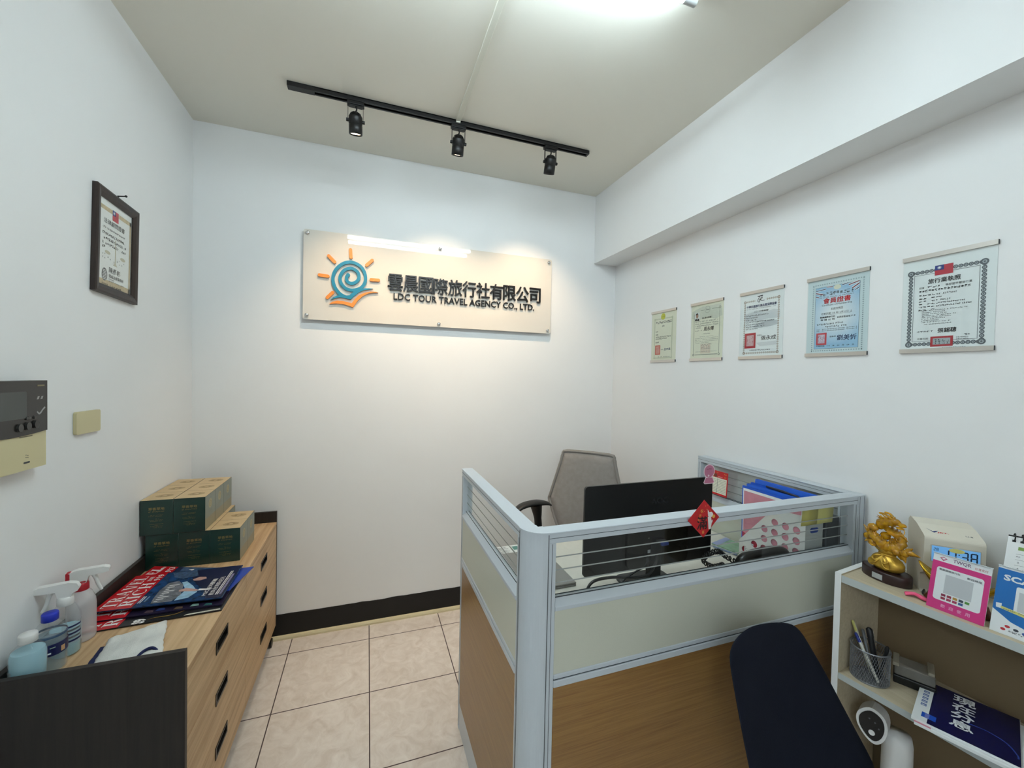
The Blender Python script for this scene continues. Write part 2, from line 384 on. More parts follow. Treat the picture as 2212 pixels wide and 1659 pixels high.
# track with three spot heads
t = thing('track_rail', 'black ceiling track rail above the company sign', 'track', (0.77, -0.3285, ZC))
q = MB(); y0, y1, zb = -0.345, -0.312, ZC-0.020
q.box(0.03, 1.51, y0, y0+0.009, zb, ZC-0.0005, BLACK); q.box(0.03, 1.51, y1-0.009, y1, zb, ZC-0.0005, BLACK); q.box(0.03, 1.51, y0, y1, ZC-0.006, ZC-0.0005, BLACK)
q.build('rail', t, 0.001)
boxpart('feed_box', t, 0.028, 0.135, y0-0.0005, y1+0.0005, zb-0.0008, ZC-0.001, BLACK, 0.001)
boxpart('end_cap', t, 1.502, 1.513, y0-0.0005, y1+0.0005, zb-0.0005, ZC-0.001, BLACK, 0.001)
BULB = mat('spot_lens', 'ffe9c4', 0.3, emit=9)
def spot(px, label, tilt, yaw, on):
    yc = -0.3285; t = thing('track_spotlight', label, 'spotlight', (px, yc, ZC-0.02), 0, 'spotlights on the black track')
    q = MB(); q.box(px-0.037, px+0.037, yc-0.015, yc+0.015, ZC-0.036, ZC-0.0195, BLACK); q.box(px-0.03, px+0.03, yc-0.012, yc+0.012, ZC-0.041, ZC-0.036, BLACK)
    q.build('adapter', t, 0.003)
    zp = ZC-0.104
    for s in (-1, 1):
        q = MB(); q.box(px+s*0.0325-0.0008, px+s*0.0325+0.0008, yc-0.006, yc+0.006, zp-0.006, ZC-0.040, BLACK); q.build('bracket', t)
        q = MB(); q.cyl((px+s*0.0285, yc, zp), (px+s*0.040, yc, zp), 0.0075, BLACK, 16); q.build('knob', t, 0.001)
    HT = Matrix.Translation((px, yc, zp)) @ Matrix.Rotation(yaw, 4, 'Z') @ Matrix.Rotation(tilt, 4, 'X')
    q = MB(HT)
    q.lathe([(0.0, 0.036), (0.012, 0.036), (0.020, 0.029), (0.022, 0.020), (0.0285, 0.0195), (0.0295, 0.017), (0.0295, -0.014), (0.0285, -0.015), (0.0285, -0.017), (0.0295, -0.018), (0.0295, -0.055), (0.027, -0.056), (0.026, -0.045), (0.0, -0.045)], BLACK, 32, cap=False)
    for a in range(8):
        an = 2*math.pi*a/8; q.tube([(0.026*math.cos(an), 0.026*math.sin(an), 0.0195), (0.02*math.cos(an), 0.02*math.sin(an), 0.031), (0.008*math.cos(an), 0.008*math.sin(an), 0.037)], 0.0016, BLACK, 6)
    q.build('lamp_head', t)
    q = MB(HT); q.lathe([(0.0, -0.050), (0.024, -0.050), (0.0245, -0.047), (0.0, -0.0455)], BULB if on else WHITE, 24, cap=False); q.build('lens', t, label='lit warm lens')
    q = MB(); q.tube(smooth_path([(px, yc, ZC-0.04), (px+0.004, yc, ZC-0.05), (px+0.001, yc, ZC-0.062), (px, yc, zp+0.034)]), 0.0033, BLACKP, 8); q.build('cord', t)
    ld = bpy.data.lights.new('spot_beam', 'SPOT'); ld.energy = SPOT_WATTS; ld.color = (1.0, 0.73, 0.46); ld.spot_size = R(90); ld.spot_blend = 1.0; ld.shadow_soft_size = 0.022
    lo = bpy.data.objects.new('spot_beam', ld); COL.objects.link(lo); lo.parent = t
    lo.matrix_local = XF[t.name] @ HT @ Matrix.Translation((0, 0, -0.060))
for px, lb, yaw, tl in ((0.306, 'black track spotlight at the left end, its lens glowing', R(-4), R(16)), (0.783, 'black track spotlight in the middle, under the ceiling conduit', R(0), R(20)), (1.285, 'black track spotlight at the right end, nearest the beam', R(-6), R(22))):
    spot(px, lb, tl, yaw, True)

# ------------------------------------------------------------------ company sign
t = thing('company_sign', 'off-white glossy acrylic company sign with teal and orange sun logo and raised black letters', 'sign', (0.775, YB, 2.0))
ACR = mat('acrylic_board', 'd8d2c8', 0.02, spec=0.5)
b = MB(on_back(0.775, 0.1235, 2.0045)); b.prism(rrect(1.478, 0.488, 0.012), 0, 0.005, ACR); b.build('acrylic_panel', t, 0.0008)
YF = 0.1182
for (x, z) in ((0.057, 2.229), (0.774, 2.229), (1.492, 2.227), (0.056, 1.784), (0.774, 1.779), (1.491, 1.780)):
    q = MB(on_back(x, YB, z)); q.lathe([(0.0085, 0.001), (0.0085, 0.0225)], CHROME, 20); q.lathe([(0.0105, 0.0282), (0.0105, 0.034), (0.009, 0.037), (0.005, 0.039), (0, 0.0395)], CHROME, 24, cap=False); q.build('standoff', t)
TEAL = mat('teal_acrylic', '1f7f9c', 0.35); ORANGE = mat('orange_acrylic', 'e58a3a', 0.35); SIGNK = mat('sign_black', '141416', 0.35)
def strip2d(path, w):
    """outline polygon of constant width along a 2-D path with round ends"""
    P = [Vector((p[0], p[1])) for p in path]; L_ = []; R_ = []
    for i in range(len(P)):
        d = (P[min(i+1, len(P)-1)]-P[max(i-1, 0)]).normalized(); nrm = Vector((-d.y, d.x))
        ww = w(i/(len(P)-1)) if callable(w) else w
        L_.append(P[i]+nrm*ww/2); R_.append(P[i]-nrm*ww/2)
    return L_, R_
def ribbon(mb, path, w, z0, z1, m):
    L_, R_ = strip2d(path, w); n = len(L_)
    vs = [(p.x, p.y, z0) for p in L_]+[(p.x, p.y, z0) for p in R_]+[(p.x, p.y, z1) for p in L_]+[(p.x, p.y, z1) for p in R_]
    fs = []
    for i in range(n-1):
        fs += [(i, i+1, n+i+1, n+i), (2*n+i, 3*n+i, 3*n+i+1, 2*n+i+1), (i, 2*n+i, 2*n+i+1, i+1), (n+i, n+i+1, 3*n+i+1, 3*n+i)]
    fs += [(0, n, 3*n, 2*n), (n-1, 3*n-1, 4*n-1, 2*n-1)]
    mb.add(vs, fs, m)
SP = [(0.263, 2.019), (0.255, 2.006), (0.259, 1.984), (0.282, 1.974), (0.308, 1.987), (0.32, 2.011), (0.314, 2.039), (0.292, 2.055), (0.27, 2.057), (0.242, 2.043), (0.224, 2.013), (0.222, 1.988), (0.232, 1.963), (0.252, 1.944), (0.276, 1.937), (0.297, 1.939), (0.322, 1.948), (0.339, 1.962), (0.351, 1.984), (0.355, 2.01), (0.349, 2.042), (0.331, 2.071), (0.304, 2.087), (0.276, 2.092), (0.246, 2.085), (0.216, 2.063), (0.195, 2.033), (0.186, 2.0), (0.187, 1.973), (0.196, 1.946), (0.209, 1.926), (0.226, 1.909), (0.248, 1.898), (0.272, 1.893)]
q = MB(on_back(0, YF, 0)); sp3 = smooth_path([(a, c, 0) for a, c in SP], 5); ribbon(q, sp3, 0.0172, 0.001, 0.011, TEAL); q.prism(circ(0.2632, 2.0195, 0.0100, 18), 0.001, 0.0108, TEAL); q.build('spiral', t, fix=True)
BW = [(0.174, 1.872), (0.19, 1.89), (0.209, 1.901), (0.226, 1.905), (0.252, 1.904), (0.271, 1.907), (0.28, 1.916), (0.295, 1.931), (0.313, 1.942), (0.33, 1.948), (0.353, 1.953), (0.375, 1.955), (0.396, 1.955), (0.375, 1.948), (0.348, 1.942), (0.32, 1.927), (0.298, 1.906), (0.278, 1.883), (0.252, 1.89), (0.222, 1.891), (0.196, 1.884)]
OW = [(0.169, 1.851), (0.184, 1.864), (0.209, 1.872), (0.239, 1.872), (0.266, 1.867), (0.284, 1.863), (0.298, 1.887), (0.322, 1.913), (0.353, 1.929), (0.384, 1.937), (0.411, 1.939), (0.424, 1.936), (0.398, 1.933), (0.371, 1.926), (0.34, 1.907), (0.314, 1.879), (0.291, 1.841), (0.266, 1.849), (0.24, 1.855), (0.209, 1.857), (0.184, 1.853)]
q = MB(on_back(0, YF, 0)); q.prism(BW, 0.001, 0.0112, TEAL); q.build('teal_wave', t)
q = MB(on_back(0, YF, 0)); q.prism(OW, 0.001, 0.011, ORANGE); q.build('orange_wave', t)
for (a, c) in (((0.274, 2.161), (0.277, 2.119)), ((0.163, 2.114), (0.193, 2.084)), ((0.389, 2.115), (0.36, 2.085)), ((0.118, 2.005), (0.16, 2.002)), ((0.385, 2.005), (0.425, 2.006)), ((0.185, 1.915), (0.158, 1.885))):
    d = Vector((c[0]-a[0], c[1]-a[1])); L = d.length; an = math.atan2(d.y, d.x)
    q = MB(on_back((a[0]+c[0])/2, YF, (a[1]+c[1])/2) @ Matrix.Rotation(an, 4, 'Z')); q.prism(rrect(L+0.017, 0.0172, 0.0083), 0.001, 0.011, ORANGE); q.build('sun_ray', t)
cn = '雲晨國際旅行社有限公司'; pitch = (1.440-0.474)/11
for i, ch in enumerate(cn):
    q = MB(on_back(0, YF, 0)); q.text(ch, SIGNK, 0.474+pitch*(i+0.5), 1.9545, w=pitch*0.95 if ch != '司' else pitch*0.85, h=0.095, z=0.001, bold=0.013, depth=0.011, align='c'); q.build('chinese_letter', t)
en = 'LDC TOUR TRAVEL AGENCY CO., LTD.'
def line_pos(s, x0, x1, bold):
    vv, _ = text_geo(s, bold); a = min(p[0] for p in vv); c = max(p[0] for p in vv); return (x1-x0)/(c-a), a
sc, a0 = line_pos(en, 0.509, 1.392, 0.012)
vv, _ = text_geo('H', 0.012); baseh = max(p[1] for p in vv)
def glyph_offsets(s, bold):
    """left edge of each glyph in the set line, by measuring growing prefixes"""
    out = []
    for i, ch in enumerate(s):
        if ch == ' ': out.append(None); continue
        vv, _ = text_geo(s[:i+1], bold); g_, _ = text_geo(ch, bold)
        out.append(max(p[0] for p in vv)-(max(p[0] for p in g_)-min(p[0] for p in g_)))
    return out
offs = glyph_offsets(en, 0.012)
for i, ch in enumerate(en):
    if ch == ' ': continue
    g_, _ = text_geo(ch, 0.012); gw = (max(p[0] for p in g_)-min(p[0] for p in g_))*sc; gy0 = min(p[1] for p in g_); gh = (max(p[1] for p in g_)-gy0)
    kz = 0.0375/baseh
    q = MB(on_back(0, YF, 0)); q.text(ch, SIGNK, 0.509+(offs[i]-a0)*sc, 1.9045+gy0*kz, w=gw, h=gh*kz, z=0.001, bold=0.012, depth=0.008); q.build('latin_letter', t)

# ------------------------------------------------------------------ right-wall certificates
SHEET = clear('acrylic_sleeve', (0.96, 0.975, 0.975), 1.45)
CW, CH = 0.210, 0.308
def flag(q, x, y, w, h, z):
    q.rect(x, x+w, y, y+h, z, mat('flag_red', 'b5303f', 0.6)); q.rect(x, x+w*0.5, y+h*0.5, y+h, z+0.0001, mat('flag_blue', '22357a', 0.6))
    q.flat(circ(x+w*0.25, y+h*0.75, h*0.09, 12), z+0.0002, PAPER)
    for k in range(12):
        a = 2*math.pi*k/12; c_, s_ = math.cos(a), math.sin(a); r0, r1 = h*0.11, h*0.18
        q.flat([(x+w*0.25+r0*math.cos(a-0.2), y+h*0.75+r0*math.sin(a-0.2)), (x+w*0.25+r1*c_, y+h*0.75+r1*s_), (x+w*0.25+r0*math.cos(a+0.2), y+h*0.75+r0*math.sin(a+0.2))], z+0.0002, PAPER)
def seal(q, x0, x1, y0, y1, z, m, th=0.007, inner=None, ink=None, seed=1):
    q.rect(x0, x1, y0, y1, z, m); q.rect(x0+th, x1-th, y0+th, y1-th, z+0.0001, inner or PAPER)
    rnd = random.Random(seed); n = 4; w = (x1-x0-2*th)/n
    for i in range(n):
        yy = y0+th+0.0015
        while yy < y1-th-0.005:
            h = rnd.uniform(0.003, 0.0055); q.rect(x0+th+w*i+w*0.12, x0+th+w*(i+1)-w*0.12, yy, yy+0.0009, z+0.0002, ink or m); q.rect(x0+th+w*(i+rnd.uniform(0.2, 0.7)), x0+th+w*(i+0.1)+w*rnd.uniform(0.3, 0.8), yy, yy+h, z+0.0002, ink or m); yy += h+0.001
def border(q, x0, x1, y0, y1, th, z, m, m2, scallop=0.011):
    """ornamental certificate border of interlaced scallops"""
    def run(ax, bx, fixed, horiz):
        n = int(abs(bx-ax)/scallop); s = (bx-ax)/n
        for i in range(n):
            c = ax+s*(i+0.5)
            P = (c, fixed) if horiz else (fixed, c)
            q.flat(circ(P[0], P[1], th*0.55, 10), z+0.00005*(i % 2), m)
            q.flat(circ(P[0], P[1], th*0.30, 8), z+0.00012, m2); q.flat(circ(P[0], P[1], th*0.16, 6), z+0.00018, m)
    run(x0, x1, y0, True); run(x0, x1, y1, True); run(y0, y1, x0, False); run(y0, y1, x1, False)
    for cx in (x0, x1):
        for cy__ in (y0, y1):
            q.flat(circ(cx, cy__, th*0.85, 14), z+0.0002, m); q.flat(circ(cx, cy__, th*0.5, 6), z+0.00025, m2); q.flat(circ(cx, cy__, th*0.25, 8), z+0.0003, m)
def cert(yc, label, draw, paper, tint=None, zc=1.729):
    t = thing('certificate', label, 'certificate', (XR, yc, zc), 0, 'certificates in a row on the right wall')
    T = on_right(XR-0.0006, yc, zc); H = CH/2
    q = MB(T); q.prism(rrect(CW, CH-0.006, 0.0005, 1), 0, 0.0008, paper); q.T = T @ Matrix.Translation((0, 0, 0.0010)); draw(q); q.build('printed_sheet', t)
    q = MB(T); q.box(-CW/2-0.001, CW/2+0.001, -H+0.003, H-0.003, 0.0022, 0.0030, SHEET); q.build('clear_cover', t)
    for s in (1, -1):
        q = MB(T); yb = s*(H-0.0065)
        q.prism([(-CW/2-0.002, yb-0.0068), (CW/2+0.002, yb-0.0068), (CW/2+0.002, yb+0.0068), (-CW/2-0.002, yb+0.0068)], 0.0001, 0.0072, ALUB); q.box(CW/2+0.002, CW/2+0.0026, yb-0.0066, yb+0.0066, 0.0003, 0.007, LINE); q.build('clamp_bar', t, 0.0012)
def d1(q):
    YEL = mat('print_lime', 'c3c232', 0.6); GRN = mat('print_sage', 'b9bda0', 0.6)
    border(q, -0.078, 0.072, -0.128, 0.105, 0.007, 0, GRN, CREAM, 0.008)
    q.flat(circ(-0.005, 0.117, 0.019, 24), 0.0005, YEL); q.dashes(mat('print_olive', '6f7a24', 0.6), -0.019, 0.009, 0.114, 0.006, 0.0006, 5)
    q.dashes(INKG, -0.066, 0.066, 0.077, 0.014, 0.0004, 11, 0.0, 0.0112); q.dashes(INKG, -0.012, 0.010, 0.055, 0.011, 0.0004, 12, 0, 0.0105)
    for k, (x1, y) in enumerate(((-0.045, 0.026), (-0.045, 0.008), (0.066, -0.006), (0.034, -0.017), (-0.038, -0.038))):
        q.dashes(INK, -0.068, x1, y, 0.0075, 0.0004, 20+k, 0.0)
    seal(q, -0.070, -0.024, -0.108, -0.052, 0.0003, mat('seal_orange', 'd0604f', 0.6), 0.006, mat('seal_pale', 'dba193', 0.6), mat('seal_orange2', 'c8695a', 0.6))
    q.text('理事長', INKG, -0.019, -0.082, w=0.023, h=0.006, z=0.0004); q.text('呂中長', mat('ink_signature', '2b4a78', 0.6), 0.010, -0.085, w=0.052, h=0.014, z=0.0004, bold=0.02, ital=0.1)
    q.dashes(INKG, -0.068, 0.058, -0.123, 0.005, 0.0004, 31, 0.6, 0.012)
def d2(q):
    SG = mat('print_sage_dark', '8f9384', 0.6); MAP = mat('print_map', 'd3d4c4', 0.6)
    q.flat([(-0.1, 0.11), (-0.03, 0.13), (0.02, 0.128), (0.09, 0.13), (0.1, 0.07), (0.06, 0.055), (0.0, 0.075), (-0.05, 0.06), (-0.1, 0.075)], 0.0001, MAP)
    for (x0, x1, y0, y1) in ((-0.085, -0.0825, -0.118, 0.095), (0.0825, 0.085, -0.118, 0.11), (-0.075, 0.075, -0.1235, -0.120), (0.035, 0.078, 0.109, 0.1115), (-0.04, -0.005, 0.109, 0.111)): q.rect(x0, x1, y0, y1, 0.0003, SG)
    for cx, cy__ in ((-0.084, -0.122), (0.084, -0.122), (0.084, 0.112)): q.flat(circ(cx, cy__, 0.0065, 12), 0.0004, SG); q.flat(circ(cx, cy__, 0.003, 8), 0.0005, CREAM)
    q.flat(circ(0.005, 0.110, 0.0175, 24), 0.0003, SG); q.flat(circ(0.005, 0.110, 0.0162, 24), 0.0004, MAP); q.text('Taiwan', INKG, 0.005, 0.106, w=0.026, h=0.009, z=0.0005, align='c', bold=0.01, ital=0.2)
    # small portrait photo of the holder
    q.rect(-0.080, -0.047, 0.058, 0.102, 0.0003, mat('photo_back', 'd9dbd8', 0.6))
    SK = mat('photo_skin', 'a5806f', 0.6); HR = mat('photo_dark', '26211f', 0.6)
    q.flat(circ(-0.0635, 0.0835, 0.0085, 18, 0.0110), 0.00045, SK); q.flat([(-0.0725, 0.085), (-0.073, 0.094), (-0.066, 0.0995), (-0.058, 0.097), (-0.0545, 0.088), (-0.056, 0.091), (-0.064, 0.0935), (-0.071, 0.089)], 0.0005, HR)
    q.flat([(-0.079, 0.058), (-0.077, 0.067), (-0.067, 0.072), (-0.060, 0.072), (-0.050, 0.066), (-0.048, 0.058)], 0.0004, HR); q.flat([(-0.067, 0.0725), (-0.0635, 0.06), (-0.06, 0.0725)], 0.00055, PAPER)
    q.text('執業證書', INK, -0.030, 0.064, w=0.062, h=0.0095, z=0.0004)
    for k, (x0, x1, y) in enumerate(((-0.077, 0.077, 0.049), (-0.077, 0.077, 0.038), (-0.077, 0.077, 0.027), (-0.077, -0.03, 0.017))): q.dashes(INKG, x0, x1, y, 0.0055, 0.0004, 40+k, 0.3)
    q.text('周永暉', INK, -0.016, 0.000, w=0.064, h=0.022, z=0.0004, bold=0.02, ital=0.08); q.dashes(INKG, -0.073, -0.022, 0.002, 0.004, 0.0004, 47, 0.5, 0.009)
    q.dashes(INKG, -0.026, 0.026, -0.016, 0.004, 0.0004, 49, 0.2)
    for k, (x0, x1, y) in enumerate(((-0.042, 0.048, -0.030), (-0.074, 0.077, -0.038), (-0.074, 0.077, -0.046), (-0.074, 0.077, -0.054), (-0.072, 0.02, -0.062))): q.dashes(INKG, x0, x1, y, 0.0032, 0.0004, 50+k, 0.5)
    seal(q, -0.036, 0.030, -0.116, -0.066, 0.0002, mat('seal_faint', 'dccdb9', 0.6), 0.003, mat('seal_faint2', 'e2d6c3', 0.6), mat('seal_faint3', 'd8bca9', 0.6))
    ribbon(q, smooth_path([(-0.032, -0.078, 0), (-0.020, -0.068, 0), (-0.018, -0.080, 0), (-0.006, -0.068, 0), (0.004, -0.078, 0), (0.018, -0.068, 0), (0.038, -0.070, 0)]), 0.0012, 0.00045, 0.0005, INKG)
    for k, y in enumerate((-0.086, -0.093, -0.108)): q.dashes(INKG, -0.03-0.04*(k == 2), 0.03+0.04*(k == 2), y, 0.0032, 0.0005, 60+k, 0.4)
def d3(q):
    BR = mat('print_bronze', '9c8571', 0.6); GW = mat('print_wash', 'd9dbdc', 0.6); GW2 = mat('print_wash2', 'c9ccce', 0.6)
    q.flat([(-0.08, 0.052), (-0.03, 0.060), (0.02, 0.050), (0.06, 0.060), (0.09, 0.052), (0.09, 0.018), (0.03, 0.022), (-0.02, 0.012), (-0.08, 0.018)], 0.0001, GW)
    q.flat([(-0.02, 0.004), (0.03, 0.012), (0.08, 0.010), (0.08, -0.008), (0.05, -0.013), (0.0, -0.016), (-0.04, -0.010)], 0.0001, GW2); q.flat([(-0.02, -0.082), (0.08, -0.078), (0.08, -0.095), (0.0, -0.098)], 0.0001, GW)
    border(q, -0.082, 0.083, -0.127, 0.108, 0.0072, 0.0002, BR, PAPER, 0.0095); q.rect(-0.030, 0.025, 0.100, 0.118, 0.0006, PAPER)
    ribbon(q, [(-0.018, 0.126, 0), (0.008, 0.127, 0)], 0.004, 0.0007, 0.0008, INK); ribbon(q, smooth_path([(-0.008, 0.125, 0), (-0.016, 0.110, 0), (-0.014, 0.101, 0), (-0.007, 0.101, 0), (-0.007, 0.112, 0), (0.004, 0.121, 0), (0.002, 0.112, 0), (-0.006, 0.110, 0), (0.004, 0.104, 0), (0.016, 0.105, 0)]), 0.0026, 0.0007, 0.0008, INK)
    q.text('中華民國旅行業品質保障協會', INKB, -0.072, 0.078, w=0.146, h=0.0115, z=0.0005, bold=0.03); q.dashes(INKG, -0.072, 0.072, 0.071, 0.0032, 0.0005, 70, 0.4)
    q.text('二〇二六年會員證書', INK, -0.034, 0.055, w=0.070, h=0.0078, z=0.0005, bold=0.01)
    for k, (x1, y) in enumerate(((0.040, 0.040), (-0.014, 0.030), (-0.022, 0.020), (0.064, 0.010), (0.018, 0.000), (0.018, -0.010), (-0.012, -0.020))): q.dashes(INK, -0.074, -0.046, y, 0.0055, 0.0005, 71+k, 0); q.dashes(INK, -0.042, x1, y, 0.0055, 0.0005, 81+k, 0.2)
    seal(q, -0.078, -0.022, -0.105, -0.036, 0.0004, DRED, 0.010, mat('seal_pink', 'd8b8ba', 0.6), mat('seal_line', 'b9747a', 0.6))
    q.text('理事長', INKG, -0.015, -0.052, w=0.022, h=0.006, z=0.0004); q.text('張永成', INK, 0.004, -0.072, w=0.070, h=0.020, z=0.0004, bold=0.01, ital=0.08)
    q.text('中華民國', INKG, -0.052, -0.117, w=0.036, h=0.0055, z=0.0004); q.dashes(INKG, -0.010, 0.050, -0.117, 0.005, 0.0004, 95, 0.3, 0.009)
def d4(q):
    if 'print_sky' not in MATS:                       # printed pale centre fading to sky blue
        m = mat('print_sky', 'a9cbe2', 0.6); n_t = m.node_tree; tc = n_t.nodes.new('ShaderNodeTexCoord'); ln = n_t.nodes.new('ShaderNodeVectorMath'); ln.operation = 'LENGTH'
        n_t.links.new(tc.outputs['Object'], ln.inputs[0]); cr_ = n_t.nodes.new('ShaderNodeValToRGB'); cr_.color_ramp.elements[0].position = 0.025; cr_.color_ramp.elements[0].color = lin('eef2f3'); cr_.color_ramp.elements[1].position = 0.11; cr_.color_ramp.elements[1].color = lin('9cc3df')
        n_t.links.new(ln.outputs['Value'], cr_.inputs[0]); n_t.links.new(cr_.outputs[0], n_t.nodes['Principled BSDF'].inputs['Base Color'])
    LB = mat('print_sky', 'a9cbe2', 0.6, noise=0.12, nscale=8); PB = mat('print_pale_blue', 'cfe0ea', 0.6); GB = mat('print_greyblue', '9fb0b4', 0.6); RB = mat('print_maroon', '7d3a4a', 0.6)
    q.rect(-0.076, 0.077, -0.125, 0.112, 0.0002, mat('print_slate', '5d6f7a', 0.6)); q.rect(-0.075, 0.076, -0.124, 0.111, 0.0003, LB); pass
    for i in range(34):
        y = -0.132+i*0.0076; q.flat(circ(-0.084, y, 0.0026, 6), 0.0003, GB); q.flat(circ(0.088, y, 0.0026, 6), 0.0003, GB)
    for i in range(22):
        x = -0.084+i*0.0082; q.flat(circ(x, -0.132, 0.0026, 6), 0.0003, GB); q.flat(circ(x, 0.122, 0.0026, 6), 0.0003, GB)
    for k, (x0, y0, x1, y1, w) in enumerate(((-0.074, 0.100, -0.038, 0.103, 0.006), (-0.074, 0.092, -0.048, 0.083, 0.008), (-0.036, 0.110, -0.014, 0.108, 0.006), (0.018, 0.108, 0.038, 0.112, 0.006), (0.040, 0.104, 0.074, 0.112, 0.008), (0.052, 0.090, 0.075, 0.104, 0.009), (0.062, 0.082, 0.075, 0.090, 0.007), (-0.074, 0.078, -0.062, 0.074, 0.006))):
        ribbon(q, [(x0, y0, 0), (x1, y1, 0)], w, 0.0005, 0.00055, PAPER); ribbon(q, [(x0, y0, 0), (x1, y1, 0)], w*0.45, 0.0006, 0.00065, RB if k % 3 else INKB)
    q.flat(circ(0.002, 0.104, 0.013, 20, 0.009), 0.0007, CREAM)
    q.dashes(INKG, -0.060, 0.058, 0.077, 0.013, 0.0006, 100, 0, 0.0118); q.dashes(INKG, -0.060, 0.058, 0.069, 0.004, 0.0006, 101, 0.2)
    q.text('會員證書', RED, -0.046, 0.047, w=0.094, h=0.020, z=0.0006, bold=0.03); q.text('Certificate of Membership', INK, -0.051, 0.036, w=0.104, h=0.0085, z=0.0006)
    q.text('此證效期至', INK, -0.018, 0.022, w=0.042, h=0.007, z=0.0006); q.rect(-0.018, 0.024, 0.0205, 0.021, 0.0006, INK)
    q.text('中華民國 115 年12月31日 止', INK, -0.052, 0.005, w=0.106, h=0.0078, z=0.0006); q.rect(-0.052, 0.054, 0.0032, 0.0037, 0.0006, INK)
    q.text('雲晨國際旅行社', INK, -0.056, -0.008, w=0.054, h=0.007, z=0.0006, bold=0.02); q.text('有 限 公 司', INK, -0.054, -0.018, w=0.050, h=0.007, z=0.0006, bold=0.02); q.text('會員證書編號：', INK, 0.004, -0.013, w=0.048, h=0.007, z=0.0006); q.dashes(INK, 0.053, 0.066, -0.012, 0.006, 0.0006, 104, 0)
    q.dashes(INK, -0.067, -0.006, -0.034, 0.006, 0.0006, 105, 0.1); q.dashes(INK, 0.000, 0.026, -0.033, 0.006, 0.0006, 106, 0.1, 0.004); q.dashes(INK, -0.037, 0.040, -0.044, 0.006, 0.0006, 107, 0.1)
    for y in (-0.052, -0.058): q.dashes(INKG, -0.068, 0.072, y, 0.0034, 0.0006, 108, 0.3, 0.004); 
    seal(q, -0.068, -0.030, -0.110, -0.064, 0.0005, mat('seal_bright', 'bf4149', 0.6), 0.0065, mat('seal_lilac', 'cfc3d2', 0.6), mat('seal_plum', 'a35a6c', 0.6))
    q.text('理事長', INK, -0.019, -0.083, w=0.022, h=0.006, z=0.0006); q.text('劉美忻', INKB, 0.006, -0.096, w=0.064, h=0.020, z=0.0006, bold=0.015, ital=0.08)
    q.text('中華民國', INK, -0.067, -0.117, w=0.030, h=0.0055, z=0.0006); q.text('115   年   09   月   09   日', INK, -0.028, -0.117, w=0.092, h=0.0055, z=0.0006)
def d5(q):
    SL = mat('print_charcoal', '63676b', 0.6); SL2 = mat('print_silver', 'b4babd', 0.6)
    border(q, -0.086, 0.080, -0.127, 0.100, 0.0105, 0.0002, SL, SL2, 0.0108)
    for x0, x1, y0, y1 in ((-0.0775, -0.0765, -0.118, 0.092), (0.0705, 0.0715, -0.118, 0.092), (-0.0765, 0.0715, -0.1185, -0.1175), (-0.0765, 0.0715, 0.0905, 0.0915)): q.rect(x0, x1, y0, y1, 0.0004, SL)
    flag(q, -0.028, 0.083, 0.042, 0.030, 0.0006)
    q.text('旅行業執照', INK, -0.043, 0.060, w=0.074, h=0.015, z=0.0005, bold=0.02)
    q.text('茲據', INK, -0.064, 0.047, w=0.012, h=0.006, z=0.0005); q.dashes(INK, -0.044, -0.016, 0.047, 0.006, 0.0005, 120, 0, 0.012); q.text('等經營甲種旅行業', INK, -0.002, 0.047, w=0.058, h=0.007, z=0.0005)
    q.dashes(INK, -0.064, 0.056, 0.036, 0.0068, 0.0005, 121, 0, 0.0074)
    for k, (x1, y) in enumerate(((0.024, 0.024), (-0.010, 0.014), (0.010, 0.005), (0.042, -0.004), (0.056, -0.013), (-0.026, -0.022))): q.dashes(INK, -0.064, -0.024, y, 0.0045, 0.0005, 130+k, 0.7, 0.010); q.dashes(INK, -0.022, x1, y, 0.0045, 0.0005, 140+k, 0.2)
    for k, (x1, y) in enumerate(((0.05, -0.0245), (0.0, -0.030), (0.004, -0.035), (0.024, -0.040), (0.014, -0.045), (0.004, -0.050), (-0.014, -0.055), (0.012, -0.060))): q.dashes(INKG, -0.056, x1, y, 0.0030, 0.0005, 150+k, 0.3, 0.0035)
    q.dashes(INKG, -0.048, 0.016, -0.067, 0.003, 0.0005, 160, 0.1, 0.0035)
    q.dashes(INKG, -0.066, -0.024, -0.090, 0.0045, 0.0005, 161, 0.5, 0.008); q.text('張錫聰', INK, -0.016, -0.094, w=0.042, h=0.014, z=0.0005, bold=0.02, ital=0.06)
    seal(q, -0.032, 0.020, -0.136, -0.105, 0.0007, DRED, 0.006, SL2, SL, 5); q.text('中華民國', INK, -0.064, -0.113, w=0.026, h=0.0055, z=0.0005)
    for y in (-0.112, -0.117): q.dashes(INKG, 0.022, 0.054, y, 0.003, 0.0005, 165, 0.3, 0.004)
    q.dashes(INKG, 0.044, 0.056, -0.106, 0.005, 0.0005, 166, 0.2, 0.007); q.dashes(INKG, -0.004, 0.048, -0.1415, 0.003, 0.0005, 167, 0.2, 0.004)
for yc, lb, d, pp in ((-0.3745, 'cream certificate with lime emblem and orange seal, farthest along the right wall', d1, CREAM), (-0.6985, 'cream certificate with a small portrait photo at its upper left', d2, CREAM), (-1.008, 'white certificate with bronze border and black brush emblem', d3, PAPER), (-1.318, 'blue membership certificate with red title characters', d4, mat('paper_bluish', 'd3e0e2', 0.6)), (-1.625, 'white licence certificate with grey border and flag, nearest on the right wall', d5, PAPER)):
    cert(yc, lb, d, pp)

